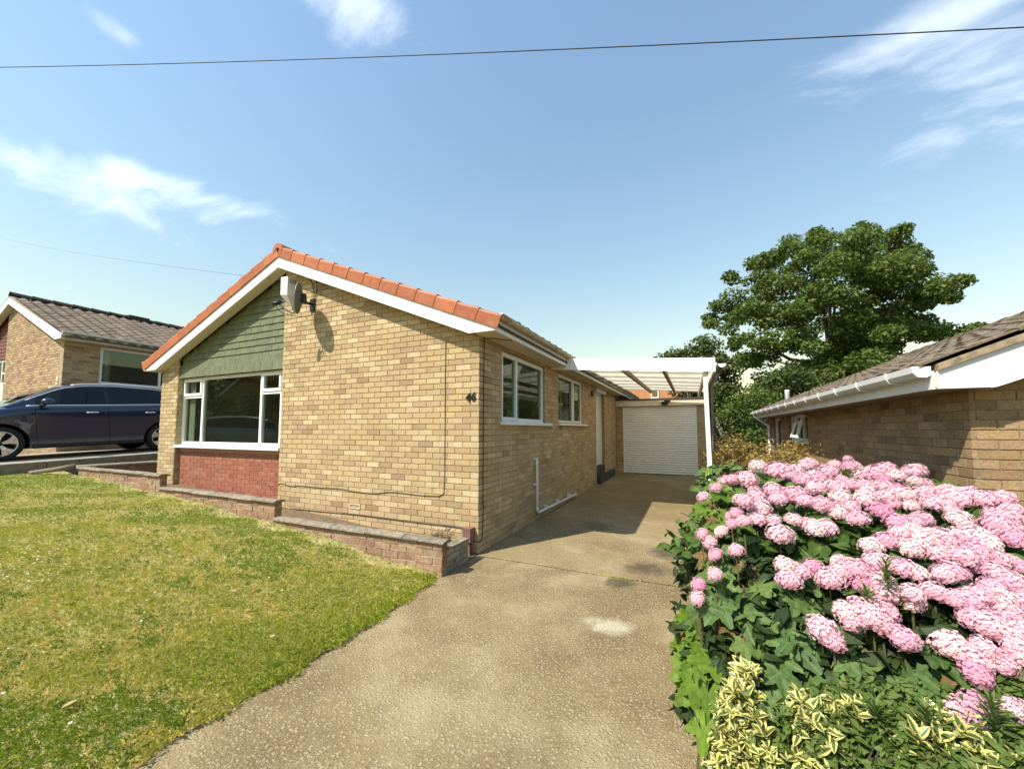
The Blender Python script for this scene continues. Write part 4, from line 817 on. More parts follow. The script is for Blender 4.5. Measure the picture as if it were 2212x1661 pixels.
for k in range(3):
    ya = -.15+k*3.1; q = MB(); q.box(xe, ya+.001, 1.812, xe+.02, min(ya+3.097, YR+.3), 1.955); q.build('fascia', wpaint, RN_)
# ogee/square white gutter with brackets
gprof = [(xe-.001, 1.985), (xe-.002, 1.93), (xe-.03, 1.918), (xe-.075, 1.925), (xe-.10, 1.95), (xe-.105, 1.992), (xe-.112, 1.992), (xe-.107, 1.944), (xe-.078, 1.915), (xe-.03, 1.908)]
g = MB(); g.prism([(x, z) for x, z in gprof], 1, -.12, YR+.25); g2 = g.build('gutter', white, RN_)
q = MB(); q.prism([(xe+.0, 1.99), (xe-.002, 1.92), (xe-.03, 1.905), (xe-.08, 1.912), (xe-.108, 1.945), (xe-.112, 1.995)], 1, -.16, -.121); q.build('gutter_end', white, g2)
for k in range(13):
    y = .28+k*.68; q = MB(); q.prism([(xe-.003, 1.90), (xe-.003, 1.89), (xe-.09, 1.902), (xe-.119, 1.945), (xe-.119, 1.998), (xe-.1125, 1.998), (xe-.112, 1.945), (xe-.082, 1.908)], 1, y, y+.025); q.build('gutter_bracket', white, g2)
q = MB(); q.tube([(xe-.05, YR-.1, 1.90), (xe-.05, YR-.1, 1.86), (RX-.05, YR-.5, 1.6), (RX-.05, YR-.5, -.9)], .034, 8); q.build('downpipe', white, RN_, True)
# gable: bargeboard with boxed end
HW = 2.9; A0 = 1.8034+SR*(HW-.04); greyw = mat('shaded_white', (.62,.61,.58), .5, 4, .05)  # white greyed so the verge board carries its shade in the colour
for sg in (-1, 1):
    x0 = RXA+sg*(HW+.24); xk = RXA+sg*(HW-.04)
    q = MB(); q.prism([(RXA, A0), (xk, A0-SR*(HW-.04)), (xk, A0-SR*(HW-.04)+.085), (RXA, A0+.085)][::-sg], 1, -.19, -.166); q.build('bargeboard', white, RN_)
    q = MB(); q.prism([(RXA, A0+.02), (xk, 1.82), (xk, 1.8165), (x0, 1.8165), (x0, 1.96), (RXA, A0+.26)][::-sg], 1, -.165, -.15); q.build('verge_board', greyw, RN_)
    q = MB(); q.prism([(x0, 1.812), (xk-sg*.02, 1.812), (xk-sg*.02, 1.89), (x0, 1.835)][::-sg], 1, -.20, -.1665); q.build('box_end', white, RN_)
    q = MB(); q.box(xk+sg*.012, -.1665, 1.90, xk+sg*.016, -.1655, 2.04); q.build('board_seam', cream, RN_)
    q = MB(); q.prism([(RXA, A0+.01), (xk, 1.815), (xk, 1.835), (RXA, A0+.03)][::-sg], 1, -.149, -.001); q.build('verge_soffit', cream, RN_)
    q = MB(); q.prism([(RXA, A0+.315), (RXA, A0+.265), (x0, A0+.265-SR*(HW+.24)), (x0, A0+.315-SR*(HW+.24))][::-sg], 1, -.19, YR+.25); q.build('roof_deck', mat('lichen_mortar', (.30,.23,.145), .95, 14, .35, dirt=((.09,.07,.05), 8, .8)) if sg < 0 else felt, RN_)
roof_tiles(RN_, RXA, A0+.32, -1, -.17, YR+.25, (HW+.27)/math.cos(math.atan(SR)), rbrown, .0, slope=SR, gauge=.30, tw=.30, amp=.010, single=lambda i, nr, j, nc, c: 1./((c[1]+4.2)**2+(c[0]-2.4)**2))
for k in range(19):
    y = -.2+k*.47; r_ = MB(); r_.grid([[(RXA+.14*math.cos(a), yy, A0+.30+.09*math.sin(a)+e) for a in [math.pi*i/8 for i in range(9)]] for yy, e in ((y, .015), (y+.46, 0.))]); r_.build('ridge_tile', rbrown, RN_)
rw_ = window(RN_, (RX+.05, rwin[0]+.003, rwin[2]+.003), (0, 1, 0), (-1, 0, 0), 1.52, .51, mull=(.55, 1.05), bar=.05, sill=(-.05, 1.57, .09, .04))
# open top-hung casement
Mo = lframe((RX-.01, 4.70, 1.32), (0, 1, 0), (-1, 0, 0)) @ Matrix.Translation((0, 0, .46)) @ Matrix.Rotation(R(16), 4, 'X') @ Matrix.Translation((0, 0, -.46))
q = bars(Mo, .48, .46, .05, 0, .04); os_ = q.build('open_sash', white, rw_); lbox(Mo, .045, .015, .045, .435, .021, .415).build('pane', glass, os_)
window(RN_, (RX+.05, rw2[0]+.003, rw2[2]+.003), (0, 1, 0), (-1, 0, 0), .89, .88, bar=.06)
VP = tag(MB().tube([(4.75, 8.25, 2.0), (4.75, 8.25, 2.50), (4.75, 8.25, 2.52), (4.75, 8.25, 2.55)], [.055, .055, .062, .05], 14).build('vent_pipe', mat('pipe_grey_white', (.62,.61,.56), .5), None, True), 'white vent pipe rising past the far eaves of the brown bungalow', 'pipe')
# =================================================================== far things
OH = thing('red_brick_house', 'orange brick house glimpsed between the carport roof and the garage', 'house', (-1, 28, 0))
obm = mat('orange_brick', (.46,.21,.10), .9, 3, .15)
q = MB(); q.box(-5.2, 25, -.5, 2.6, 32, 5.); q.build('wall', obm, OH)
q = MB(); q.prism([(-5.5, 4.95), (2.9, 4.95), (2.9, 5.05), (-1.3, 6.35), (-5.5, 5.05)], 1, 24.7, 32.3); ro = q.build('roof', rdark, OH)
q = MB(); q.box(-.5, 28.5, 5.9, .4, 29.2, 6.9); q.build('chimney', obm, ro); q = MB(); q.tube([(-.05, 28.85, 6.9), (-.05, 28.85, 7.22), (-.05, 28.85, 7.25), (-.05, 28.85, 7.34)], [.16, .13, .2, .17], 10); q.build('chimney_pot', rdark, ro)
for x in (-.12, -2.6): window(OH, (x, 25.-.07, 3.7), (1, 0, 0), (0, -1, 0), .52, .75, bar=.07)
FN = thing('grey_fence', 'grey weathered board fence panel seen right of the carport post', 'fence', (3.4, 13, 0))
fm = mat('grey_boards', [(.22,.20,.17),(.26,.235,.2),(.19,.17,.15)], .95, 14, .25)
for k in range(16):
    q = MB(); x = 2.95+k*.145; q.box(x, 13.0, .35, x+.138, 13.02, 2.0+random.uniform(-.01, .01)); q.build('board', fm, FN)
for x in (2.95, 5.2): q = MB(); q.box(x, 13.03, 0, x+.09, 13.12, 2.05); q.build('post', fm, FN)
for z in (.6, 1.6): q = MB(); q.box(2.95, 13.021, z, 5.3, 13.06, z+.08); q.build('rail', fm, FN)
q = MB(); q.box(2.95, 12.95, -.1, 5.3, 13.1, .345); q.build('gravel_board', mat('gravel_board', (.40,.36,.28), .95, 8, .3), FN)
# =================================================================== down the street, mirrored in the windows
b = MB(); b.grid([[(x, y, .2 if x < -15 else -.16) for y in (-11.5, -8.2)] for x in np.linspace(-60, 60, 13)]); b.f = [q[::-1] for q in b.f]; struct(b.build('road', mat('asphalt', (.055,.055,.055), .9, 8, .2)))
OP = thing('facing_house', 'brick house with white gable boards down the street, mirrored in the front window', 'house', (-42, -26, 0))
q = MB(); q.prism([(-50, -.5), (-35, -.5), (-35, 5.2), (-42.5, 9.2), (-50, 5.2)], 1, -33, -24); q.build('wall', obm, OP)
for sg in (1, -1):
    q = MB(); q.prism([(-42.5, 9.45), (-42.5+sg*8.2, 5.05), (-42.5+sg*8.2, 5.3), (-42.5, 9.7)][::sg], 1, -33.2, -23.7); q.build('roof', rdark, OP); q = MB(); q.prism([(-42.5, 9.1), (-42.5+sg*8.2, 4.7), (-42.5+sg*8.2, 5.05), (-42.5, 9.45)][::sg], 1, -23.9, -23.7); q.build('bargeboard', white, OP)
for x, z in ((-46, 4.1), (-40, 4.1)): window(OP, (x+1.8, -23.97, z), (-1, 0, 0), (0, 1, 0), 1.8, 1.5, mull=(.9,), bar=.1)
# =================================================================== vegetation
def leafmat(name, cols, trans=.35, rough=.5, spec=.2, vein=0, vcol=(.30, .36, .13), vpow=5, blotch=(.72, 1.25)):
    m = mat(name, cols, rough, trans=trans, spec=spec)
    if vein:       # paler ribs, from the 'vein' value stored along each leaf's midribs; fine blotching across the blade
        t = m.node_tree; n = t.nodes; l = t.links; b = n['Principled BSDF']; src = b.inputs['Base Color'].links[0].from_socket
        a = n.new('ShaderNodeAttribute'); a.attribute_name = 'vein'; p = n.new('ShaderNodeMath'); p.operation = 'POWER'; p.inputs[1].default_value = vpow; l.new(a.outputs['Fac'], p.inputs[0])
        k = n.new('ShaderNodeMath'); k.operation = 'MULTIPLY'; k.inputs[1].default_value = vein; l.new(p.outputs[0], k.inputs[0])
        g = n.new('ShaderNodeNewGeometry'); no = n.new('ShaderNodeTexNoise'); no.inputs['Scale'].default_value = 45; no.inputs['Detail'].default_value = 4; l.new(g.outputs['Position'], no.inputs['Vector'])
        mr_ = n.new('ShaderNodeMapRange'); mr_.inputs[1].default_value = .3; mr_.inputs[2].default_value = .7; mr_.inputs[3].default_value = blotch[0]; mr_.inputs[4].default_value = blotch[1]; l.new(no.outputs['Fac'], mr_.inputs[0])
        sc_ = n.new('ShaderNodeVectorMath'); sc_.operation = 'SCALE'; l.new(src, sc_.inputs[0]); l.new(mr_.outputs[0], sc_.inputs['Scale'])
        mx = n.new('ShaderNodeMixRGB'); mx.inputs[2].default_value = (*vcol, 1); l.new(k.outputs[0], mx.inputs[0]); l.new(sc_.outputs[0], mx.inputs[1])
        for o in [q for q in l if q.from_socket == src and q.to_node != sc_]: l.new(mx.outputs[0], o.to_socket)
    return m
def leaf_cloud(clumps, n, size, seed, flat=.6, up=.5, shape=4):
    """clumps: (centre, (rx, ry, rz)); leaves scattered mostly through the shell of each clump -> V, F, rnd"""
    g = np.random.default_rng(seed); VV, RR = [], []
    for (c, r, k) in clumps:
        m = max(4, int(n*k)); d = g.normal(size=(m, 3)); d /= np.linalg.norm(d, axis=1)[:, None]
        rad = g.uniform(.35, 1.08, m)**.6; P = np.array(c)+d*rad[:, None]*np.array(r)
        nrm = d*flat+g.normal(size=(m, 3))*.55+np.array([0, 0, up]); nrm /= np.linalg.norm(nrm, axis=1)[:, None]
        a = np.cross(nrm, g.normal(size=(m, 3))); a /= np.linalg.norm(a, axis=1)[:, None]; b = np.cross(nrm, a)
        s = (size*g.uniform(.6, 1.25, m))[:, None]
        if shape == 6: VV.append(np.stack([P-a*s*.6, P-a*s*.25-b*s*.27+nrm*s*.07, P+a*s*.2-b*s*.24+nrm*s*.06, P+a*s*.68-nrm*s*.12, P+a*s*.2+b*s*.24+nrm*s*.06, P-a*s*.25+b*s*.27+nrm*s*.07], 1))
        else: VV.append(np.stack([P-a*s*.55, P-b*s*.36+nrm*s*.06+a*s*.05, P+a*s*.6-nrm*s*.10, P+b*s*.36+nrm*s*.06+a*s*.05], 1))
        RR.append(np.clip(g.normal(g.uniform(.2, .8), .2, m), 0, .999))
    V = np.concatenate(VV).reshape(-1, 3); F = np.arange(len(V)).reshape(-1, shape); return V, F, np.concatenate(RR)
def cloud_obj(name, args, m, parent, stuff=False):
    V, F, rn = leaf_cloud(*args); o = link(name, np_mesh(name, V, F, rn, m), parent)
    if stuff: o['kind'] = 'stuff'
    return o
syc = leafmat('sycamore_leaf', [(.07,.11,.022),(.11,.16,.03),(.16,.21,.045),(.09,.135,.026),(.21,.25,.07)], .42)
# --- big sycamore
T = thing('sycamore_tree', 'tall spreading dark green sycamore tree rising behind the garage', 'tree', (8.6, 18, -.9))
outl = [(1530,690),(1545,655),(1580,598),(1650,552),(1705,520),(1760,500),(1860,492),(1950,495),(1970,540),(1990,580),(2082,602),(2055,640),(2000,655),(2005,700),(2110,708),(2060,728),(1935,742),(1905,790),(1870,840),(1760,865),(1690,840),(1625,815),(1560,770),(1590,735)]
def inside(x, y, pg):
    c = False; j = len(pg)-1
    for i in range(len(pg)):
        if (pg[i][1] > y) != (pg[j][1] > y) and x < (pg[j][0]-pg[i][0])*(y-pg[i][1])/(pg[j][1]-pg[i][1])+pg[i][0]: c = not c
        j = i
    return c
rs = random.Random(11); cl_ = []; ctr = onY(1790, 680, 18)
while len(cl_) < 215:
    x, y = rs.uniform(1520, 2115), rs.uniform(488, 870)
    if not inside(x, y, outl): continue
    ins = sum(inside(x+dx, y+dy, outl) for dx, dy in ((28,0),(-28,0),(0,18),(0,-18),(20,-14),(-20,-14)))/6
    yy = 18+rs.uniform(-1, 1)*(3.6*ins**1.5+.3); p = onY(x, y, yy)
    r = rs.uniform(.3, .58)*(0.5+.5*ins); cl_.append((p, (r*1.35, r*1.3, r*.8), (r/.5)**2))
for (x, y) in [p for p in outl if p[1] < 800]:
    for k in range(4):
        p = onY(x+rs.uniform(-14, 10)*(1 if x > 1800 else -1)*.4, y+rs.uniform(-4, 14), 18+rs.uniform(-1, 1)); r = rs.uniform(.2, .34); cl_.append((p, (r*1.35, r*1.2, r*.8), (r/.5)**2))
for (x, y) in outl[:20]:
    for t in (.16, .3, .42):
        p = onY(x+(1790-x)*t+rs.uniform(-8, 8), y+(690-y)*t+rs.uniform(-6, 6), 18+rs.uniform(-1.2, 1.2)); r = rs.uniform(.28, .42); cl_.append((p, (r*1.35, r*1.2, r*.8), (r/.5)**2))
cloud_obj('crown', (cl_, 290, .155, 3, .55, .6), syc, T)
base = np.array([8.55, 18.2, -.9]); fork = np.array([8.4, 18.1, 3.6])
tk = MB(); tk.tube([tuple(base), (8.5, 18.2, 1.5), tuple(fork), (8.5, 18, 5.4)], [.42, .34, .28, .2], 10); tk.build('trunk', bark, T, True)
for k in range(26):
    c = cl_[rs.randrange(220)][0]; a = fork+np.array([0, 0, rs.uniform(0, 2.2)]); c = a+(c-a)*.8; mid = (a+c)/2+np.array([0, 0, -.4]); tk = MB(); tk.tube([tuple(a), tuple(mid), tuple(c)], [.13, .075, .02], 6); tk.build('limb', bark, T, True)
# --- smaller trees and shrubs beyond the garage
def bush(name, label, cat, blobs, n, size, m, seed, stem=None, group=None):
    c0 = np.mean([b[0] for b in blobs], axis=0); t = thing(name, label, cat, (c0[0], c0[1], stem[2] if stem is not None else 0), group)
    cloud_obj('crown' if cat == 'tree' else 'foliage', (blobs, n, size, seed), m, t)
    s0 = np.array(stem if stem is not None else (c0[0], c0[1], -.3))
    for k in range(5):
        b = blobs[(k*3) % len(blobs)][0]; q = MB(); q.tube([tuple(s0+np.array([.05*k, 0, 0])), tuple((s0+b)/2), tuple(b)], [.07, .045, .015] if cat == 'tree' else [.02, .014, .006], 6); q.build('trunk' if cat == 'tree' else 'stem', bark, t, True)
    return t
rs = random.Random(5)
def blobs_px(pts, y, r, n, dy, asp=(1.3, 1.2, .8)):
    o = []
    for k in range(n):
        x, yy, f = rs.choice(pts); p = onY(x+rs.uniform(-1, 1)*18, yy+rs.uniform(-1, 1)*14, y+rs.uniform(-dy, dy)); q = r*f*rs.uniform(.7, 1.2); o.append((p, tuple(q*a for a in asp), (q/.5)**2))
    return o
midg = leafmat('mid_leaf', [(.05,.075,.018),(.075,.105,.025),(.10,.13,.035),(.06,.09,.02)], .3)
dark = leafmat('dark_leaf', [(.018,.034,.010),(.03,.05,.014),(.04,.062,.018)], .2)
lime = leafmat('bright_leaf', [(.09,.14,.022),(.12,.175,.03),(.07,.115,.02),(.14,.19,.045)], .35)
bush('garden_tree', 'loose green tree topping the white carport board', 'tree', blobs_px([(1450,772,1),(1480,760,1),(1520,745,1),(1555,765,1),(1560,800,1),(1560,840,1),(1545,870,1),(1440,790,1)], 15, .42, 46, .7), 150, .15, midg, 21, (2.9, 15, -.3))
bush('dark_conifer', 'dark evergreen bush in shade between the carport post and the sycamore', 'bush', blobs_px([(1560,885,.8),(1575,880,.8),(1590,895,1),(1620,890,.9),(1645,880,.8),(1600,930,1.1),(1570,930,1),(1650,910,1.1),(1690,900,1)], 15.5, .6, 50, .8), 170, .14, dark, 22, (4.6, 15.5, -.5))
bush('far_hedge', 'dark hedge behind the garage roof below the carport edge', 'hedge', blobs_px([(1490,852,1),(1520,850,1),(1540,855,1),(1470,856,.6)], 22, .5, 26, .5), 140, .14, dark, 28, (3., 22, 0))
bush('bright_shrub', 'bright green leafy shrub growing at the far end of the side path', 'bush', blobs_px([(1580,905,1),(1600,880,1),(1620,860,1),(1640,900,1),(1610,930,1),(1650,870,1),(1590,945,.9),(1640,940,1)], 12, .42, 46, .5), 150, .10, lime, 23, (4.1, 12, -.3))
bush('shaded_hedge', 'mid green hedge of small leaves above the brown bungalow gutter', 'hedge', blobs_px([(1660,850,1),(1690,840,1),(1720,860,1),(1700,820,1),(1670,830,.8),(1760,850,1),(1650,845,.7)], 14, .5, 40, .8), 170, .13, midg, 24, (6., 14, -.9))
gold = leafmat('golden_leaf', [(.36,.24,.06),(.28,.24,.06),(.40,.20,.06),(.20,.21,.05),(.48,.34,.12),(.38,.28,.08)], .4)
bush('golden_spiraea', 'golden brown spiraea bush beside the white carport post', 'bush', blobs_px([(1570,985,1),(1590,965,1),(1620,975,1),(1600,1000,1),(1560,1010,1),(1545,975,.7),(1575,960,.8),(1630,995,1)], 3.3, .17, 75, .35), 220, .05, gold, 25, (3.1, 3.4, 0))
bush('bronze_bush', 'bronze and green small-leaved bush under the open casement window', 'bush', blobs_px([(1670,985,1),(1690,970,1),(1720,975,1),(1710,1000,1),(1740,985,1),(1650,1000,1),(1680,1010,1)], 2.7, .16, 65, .35), 200, .046, gold, 26, (3.6, 2.8, -.4))
# --- tall hedge and trees down the street (seen only as reflections)
hb_ = []
for k in range(150): x = rs.uniform(-46, -12); hb_.append((np.array([x, -13.5+rs.uniform(-.5, .5), rs.uniform(.3, 3.5)+.3*math.sin(x)]), (.8, .6, .6), 1.))
bush('street_hedge', 'tall green hedge down the street, mirrored in the front window', 'hedge', hb_, 130, .18, midg, 51, (-28, -13.5, .2))
hb_ = []
for k in range(110): hb_.append((np.array([rs.uniform(-75, -50), -30+rs.uniform(-3, 3), rs.uniform(2, 12)]), (2.2, 1.8, 1.4), 1.))
for k in range(80): hb_.append((np.array([rs.uniform(-34, -14), -34+rs.uniform(-3, 3), rs.uniform(1, 10)]), (2.0, 1.8, 1.4), 1.))
o = cloud_obj('distant_trees', (hb_, 90, .45, 52), dark, None, True); o['label'] = 'mass of tall trees beyond the hedge, mirrored in the front window'
# =================================================================== hydrangea bed
def Hs(x, y):
    z = 1.17-.105*max(0, -y-.45)**2 - 1.5*max(0, 2.72-x)**2 - .8*max(0, x-4.0)**2 - 1.7*max(0, -y-2.1)**2
    return z
def hit(px, py, f=Hs):
    d = pdir(px, py); t = .6
    while t < 9:
        p = CAM+d*t
        if p[2] <= f(p[0], p[1]): return p
        if p[1] > 1.5 or p[0] > 4.25: return None if p[2] > f(p[0], p[1])+.12 else p
        t += .01
    return None
pet = leafmat('hydrangea_petal', [(.74,.44,.50),(.80,.56,.58),(.68,.33,.43),(.82,.66,.63),(.72,.40,.48),(.76,.47,.50),(.80,.60,.57)], .25, .6, .1, .6, (.68,.33,.43), 1, (.92, 1.08))
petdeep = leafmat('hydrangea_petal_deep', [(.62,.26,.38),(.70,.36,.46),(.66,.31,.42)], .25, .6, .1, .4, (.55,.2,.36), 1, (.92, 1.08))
petpale = leafmat('hydrangea_petal_pale', [(.84,.70,.62),(.82,.62,.58),(.86,.76,.66)], .25, .6, .1, .7, (.78,.45,.48), 1, (.92, 1.08))
core_m = mat('head_core', (.58,.30,.36), .9)
hyl = leafmat('hydrangea_leaf', [(.055,.095,.018),(.08,.135,.025),(.10,.165,.035),(.045,.08,.016)], .3, .5, .18, .4)
HY = thing('hydrangea', 'large hydrangea covered in pink mophead flowers beside the drive', 'flowering shrub', (3.2, -.8, 0))
def head_mesh(seed, pm):
    g = np.random.default_rng(seed); n = 120; VV = []; RR = []; DD = []
    for i in range(n):
        u = 1-(i+.5)/n*1.35; ph = i*2.39996+g.normal(0, .12); s_ = math.sqrt(max(0, 1-u*u)); d = np.array([s_*math.cos(ph), s_*math.sin(ph), u]); lob = 1+.10*math.sin(3*ph+seed)+g.normal(0, .04)
        P = d*np.array([.108, .108, .086])*lob; nr = d*np.array([1, 1, 1.3])+g.normal(0, .22, 3); nr /= np.linalg.norm(nr); a = np.cross(nr, g.normal(size=3)); a /= np.linalg.norm(a); b = np.cross(nr, a); s = g.uniform(.0108, .0145); rr = g.random()
        for k in range(4):
            an = k*math.pi/2; e = a*math.cos(an)+b*math.sin(an); f = -a*math.sin(an)+b*math.cos(an)
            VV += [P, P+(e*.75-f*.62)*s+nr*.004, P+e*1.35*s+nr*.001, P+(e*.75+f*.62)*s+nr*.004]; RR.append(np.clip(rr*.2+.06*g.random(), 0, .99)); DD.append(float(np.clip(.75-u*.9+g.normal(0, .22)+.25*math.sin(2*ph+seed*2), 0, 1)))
    V = np.array(VV); F = np.arange(len(V)).reshape(-1, 4)
    me = bpy.data.meshes.new('flower_head'); cm = MB(); cm.grid([[(.096*math.sin(q)*math.cos(a), .096*math.sin(q)*math.sin(a), .066*math.cos(q)) for a in [2*math.pi*i/10 for i in range(11)]] for q in [.05, .6, 1.1, 1.6, 2.0]])
    nv = len(V); faces = [tuple(f) for f in F]+[tuple(i+nv for i in f) for f in cm.f]
    me.from_pydata([tuple(p) for p in V]+cm.v, [], faces); me.materials.append(pm); me.materials.append(core_m)
    me.polygons.foreach_set('material_index', [0]*len(F)+[1]*len(cm.f)); at = me.attributes.new('rnd', 'FLOAT', 'FACE'); at.data.foreach_set('value', np.array(RR+[0]*len(cm.f), dtype=np.float32)); av = me.attributes.new('vein', 'FLOAT', 'FACE'); av.data.foreach_set('value', np.array(DD+[.5]*len(cm.f), dtype=np.float32)); me.update(); return me
HM = {'p': [head_mesh(k, pet) for k in range(4)], 'd': [head_mesh(9+k, petdeep) for k in range(2)], 'w': [head_mesh(19+k, petpale) for k in range(2)]}
Z5H = [(330,200,80),(400,180,110),(460,130,100),(570,150,120),(640,130,110),(720,110,120),(760,160,110),(850,110,90),(930,130,100),(1000,150,100),(1060,170,120),(1110,130,110),(1160,180,110),(1240,150,130),(1290,190,90),(185,293,70),(180,470,70),(220,480,80),(245,540,80),(350,520,80),(160,700,60),(245,690,80),(155,780,50),(325,355,60),(330,400,60),(390,405,80),(390,290,110),(450,280,110),(530,250,100),(470,350,110),(560,300,110),(640,250,110),(700,290,110),(760,240,120),(860,230,120),(930,220,110),(880,280,100),(1010,200,100),(1100,220,110),(1170,230,110),(1210,280,100),(1240,310,90),(540,400,90),(570,460,120),(640,380,100),(720,390,110),(800,410,110),(790,330,120),(850,330,110),(930,340,110),(965,400,90),(1000,290,100),(1080,330,120),(1110,290,90),(1340,240,130),(1420,230,120),(1400,320,130),(1480,380,130),(1530,250,130),(1600,290,130),(1690,290,130),(1740,330,100),(1650,340,100),(1780,380,90),(1290,380,80),(1350,330,100),(1230,400,130),(1170,420,110),(1030,510,120),(1110,500,130),(1180,470,120),(1240,550,140),(1310,490,130),(1400,500,130),(1380,570,110),(1560,460,140),(1620,520,130),(1670,430,120),(1720,400,120),(1770,490,120),(1580,590,120),(1500,600,110),(1440,640,120),(1400,690,110),(1720,580,130),(1670,640,120),(1760,690,120),(600,640,90),(680,650,100),(740,620,110),(820,670,120),(880,620,90),(950,650,120),(990,690,100),(1060,620,110),(1080,690,120),(1110,740,100),(1180,640,110),(1250,650,100),(1060,800,130),(1110,830,110),(900,850,90),(940,890,100),(1040,900,120),(1090,930,100),(780,930,90),(840,980,90),(1240,780,100),(1350,750,90),(1450,790,120),(1530,770,120),(1600,760,120),(1540,850,110),(1680,780,130),(1740,830,130),(1650,870,130),(1700,930,140),(1770,950,130),(1780,1020,120),(1600,1060,100),(1690,1100,100),(1430,980,100),(1200,1010,80),(1570,1190,120),(1460,1330,130),(1560,1340,150),(1640,1380,130),(1540,1430,100),(1740,1320,100),(1420,1430,80),(1300,250,110),(1470,290,110),(1790,600,120),(1790,780,120),(1640,700,110),(1330,450,110),(1480,470,100),(1660,580,100),(250,230,70),(300,180,80),(690,200,100),(1000,230,100),(820,150,100)]
rs = random.Random(3)
def orient(p, nrm, roll, s):
    z = Vector(nrm).normalized(); x = z.orthogonal().normalized(); y = z.cross(x); m = Matrix.Identity(4)
    for i in range(3): m[i][0], m[i][1], m[i][2], m[i][3] = x[i], y[i], z[i], p[i]
    return m @ Matrix.Rotation(roll, 4, 'Z') @ Matrix.Diagonal((s, s, s, 1))
heads = []
for k in range(46):
    x, y, wd = rs.choice(Z5H[:120]); Z5H.append((x+rs.uniform(-70, 70), y+rs.uniform(-35, 45), wd*rs.uniform(.5, .75)))
for (x, y, wd) in Z5H:
    px, py = (2500+x/1.347)*2212/3840, (1650+y/1.347)*2212/3840; p = hit(px, py+4) if x > 400 else hit(px, py+4, lambda a, b: Hs(a+.12, b)+.1)
    if p is None: continue
    k = float((p-CAM)@FW); wpx = wd/1.347*.576; s = min(1.3, max(.42, wpx*k/FPX/.235))*rs.uniform(.8, 1.15)
    if x <= 400 and y > 230: s = min(.48, max(.3, wpx*k/FPX/.235))
    kind = 'd' if (y > 1150 and x > 1400 and rs.random() < .7) or rs.random() < .08 else ('w' if rs.random() < .16 else 'p')  # low right heads mostly take deeper petals as painted shade; elsewhere deep ones are random
    e = .05; nrm = np.array([-(Hs(p[0]+e, p[1])-Hs(p[0]-e, p[1]))/(2*e), -(Hs(p[0], p[1]+e)-Hs(p[0], p[1]-e))/(2*e), 1.3]); nrm += np.array([rs.uniform(-.25, .25), rs.uniform(-.35, .15), 0])
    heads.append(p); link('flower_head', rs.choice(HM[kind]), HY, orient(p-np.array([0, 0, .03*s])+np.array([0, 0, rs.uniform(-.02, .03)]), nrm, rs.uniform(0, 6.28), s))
# stems
stm = MB()
for p in heads: stm.tube([(p[0]+rs.uniform(-.1, .1)*.5, p[1]+.08, .0), (p[0]+.02, p[1]+.03, p[2]*.6), (p[0], p[1], p[2]-.06)], [.008, .006, .004], 4, False)
o = stm.build('stems', mat('green_stem', (.12,.10,.04), .8), HY); o['kind'] = 'stuff'
def leaf_blade(L, W_, fold=.15, droop=.2, serr=0):
    """simple pointed oval leaf along +y with folded midrib"""
    v = []; f = []; ts = [0, .12, .3, .5, .7, .87, 1.]; ws = [.02, .5, .92, 1., .78, .4, .0]
    for t, w_ in zip(ts, ws):
        z = -droop*L*t*t
        v += [(-W_*w_/2, L*t, z+fold*W_*w_/2), (0, L*t, z), (W_*w_/2, L*t, z+fold*W_*w_/2)]
    for i in range(len(ts)-1): f += [(3*i, 3*i+1, 3*i+4, 3*i+3), (3*i+1, 3*i+2, 3*i+5, 3*i+4)]
    return v, f
def mesh_of(name, v, f, m, vein=None):
    b = MB(); b.add(v, f); me = b.mesh(name, m, True)
    if vein is None: vein = [1. if i % 3 == 1 else 0. for i in range(len(v))]
    a = me.attributes.new('vein', 'FLOAT', 'POINT'); a.data.foreach_set('value', np.array(vein, dtype=np.float32)); return me
HL = [mesh_of('leaf', *leaf_blade(.15, .095, .25, d), hyl) for d in (.1, .25, .4)]
for k in range(240):
    x, y = rs.uniform(2.4, 4.1), rs.uniform(-2.2, 1.2); z = Hs(x, y)-rs.uniform(.04, .16)
    if z < .1: continue
    nrm = np.array([rs.uniform(-.6, .4), rs.uniform(-.8, .3), 1.]); link('leaf', rs.choice(HL), HY, orient((x, y, z), nrm, rs.uniform(0, 6.28), rs.uniform(.6, 1.05)))
for k in range(0):
    pass
mids = []
for p in heads:
    if p[1] < -1.75: continue
    for q_ in range(2): mids.append((p+np.array([rs.uniform(-.12, .12), rs.uniform(-.16, .02), -rs.uniform(.12, .26)]), (.12, .12, .08), 1.))
cloud_obj('under_leaves', (mids, 26, .072, 33, .4, .8, 6), hyl, HY, True)
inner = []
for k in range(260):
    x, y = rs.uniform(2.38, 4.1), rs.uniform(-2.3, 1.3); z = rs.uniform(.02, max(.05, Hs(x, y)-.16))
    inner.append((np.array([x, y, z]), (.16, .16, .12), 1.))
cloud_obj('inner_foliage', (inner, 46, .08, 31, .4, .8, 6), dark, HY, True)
# dark earth under the bed
b = MB(); b.grid([[(x, y, float(np.interp(x, [2.35, 2.6, 3.2, 4.3], [-.02, .03, -.1, -.7]))) for y in np.linspace(-6, 8, 20)] for x in (2.40, 2.6, 2.9, 3.3, 3.8, 4.34)]); b.f = [q[::-1] for q in b.f]; struct(b.build('planting_bed', soil))
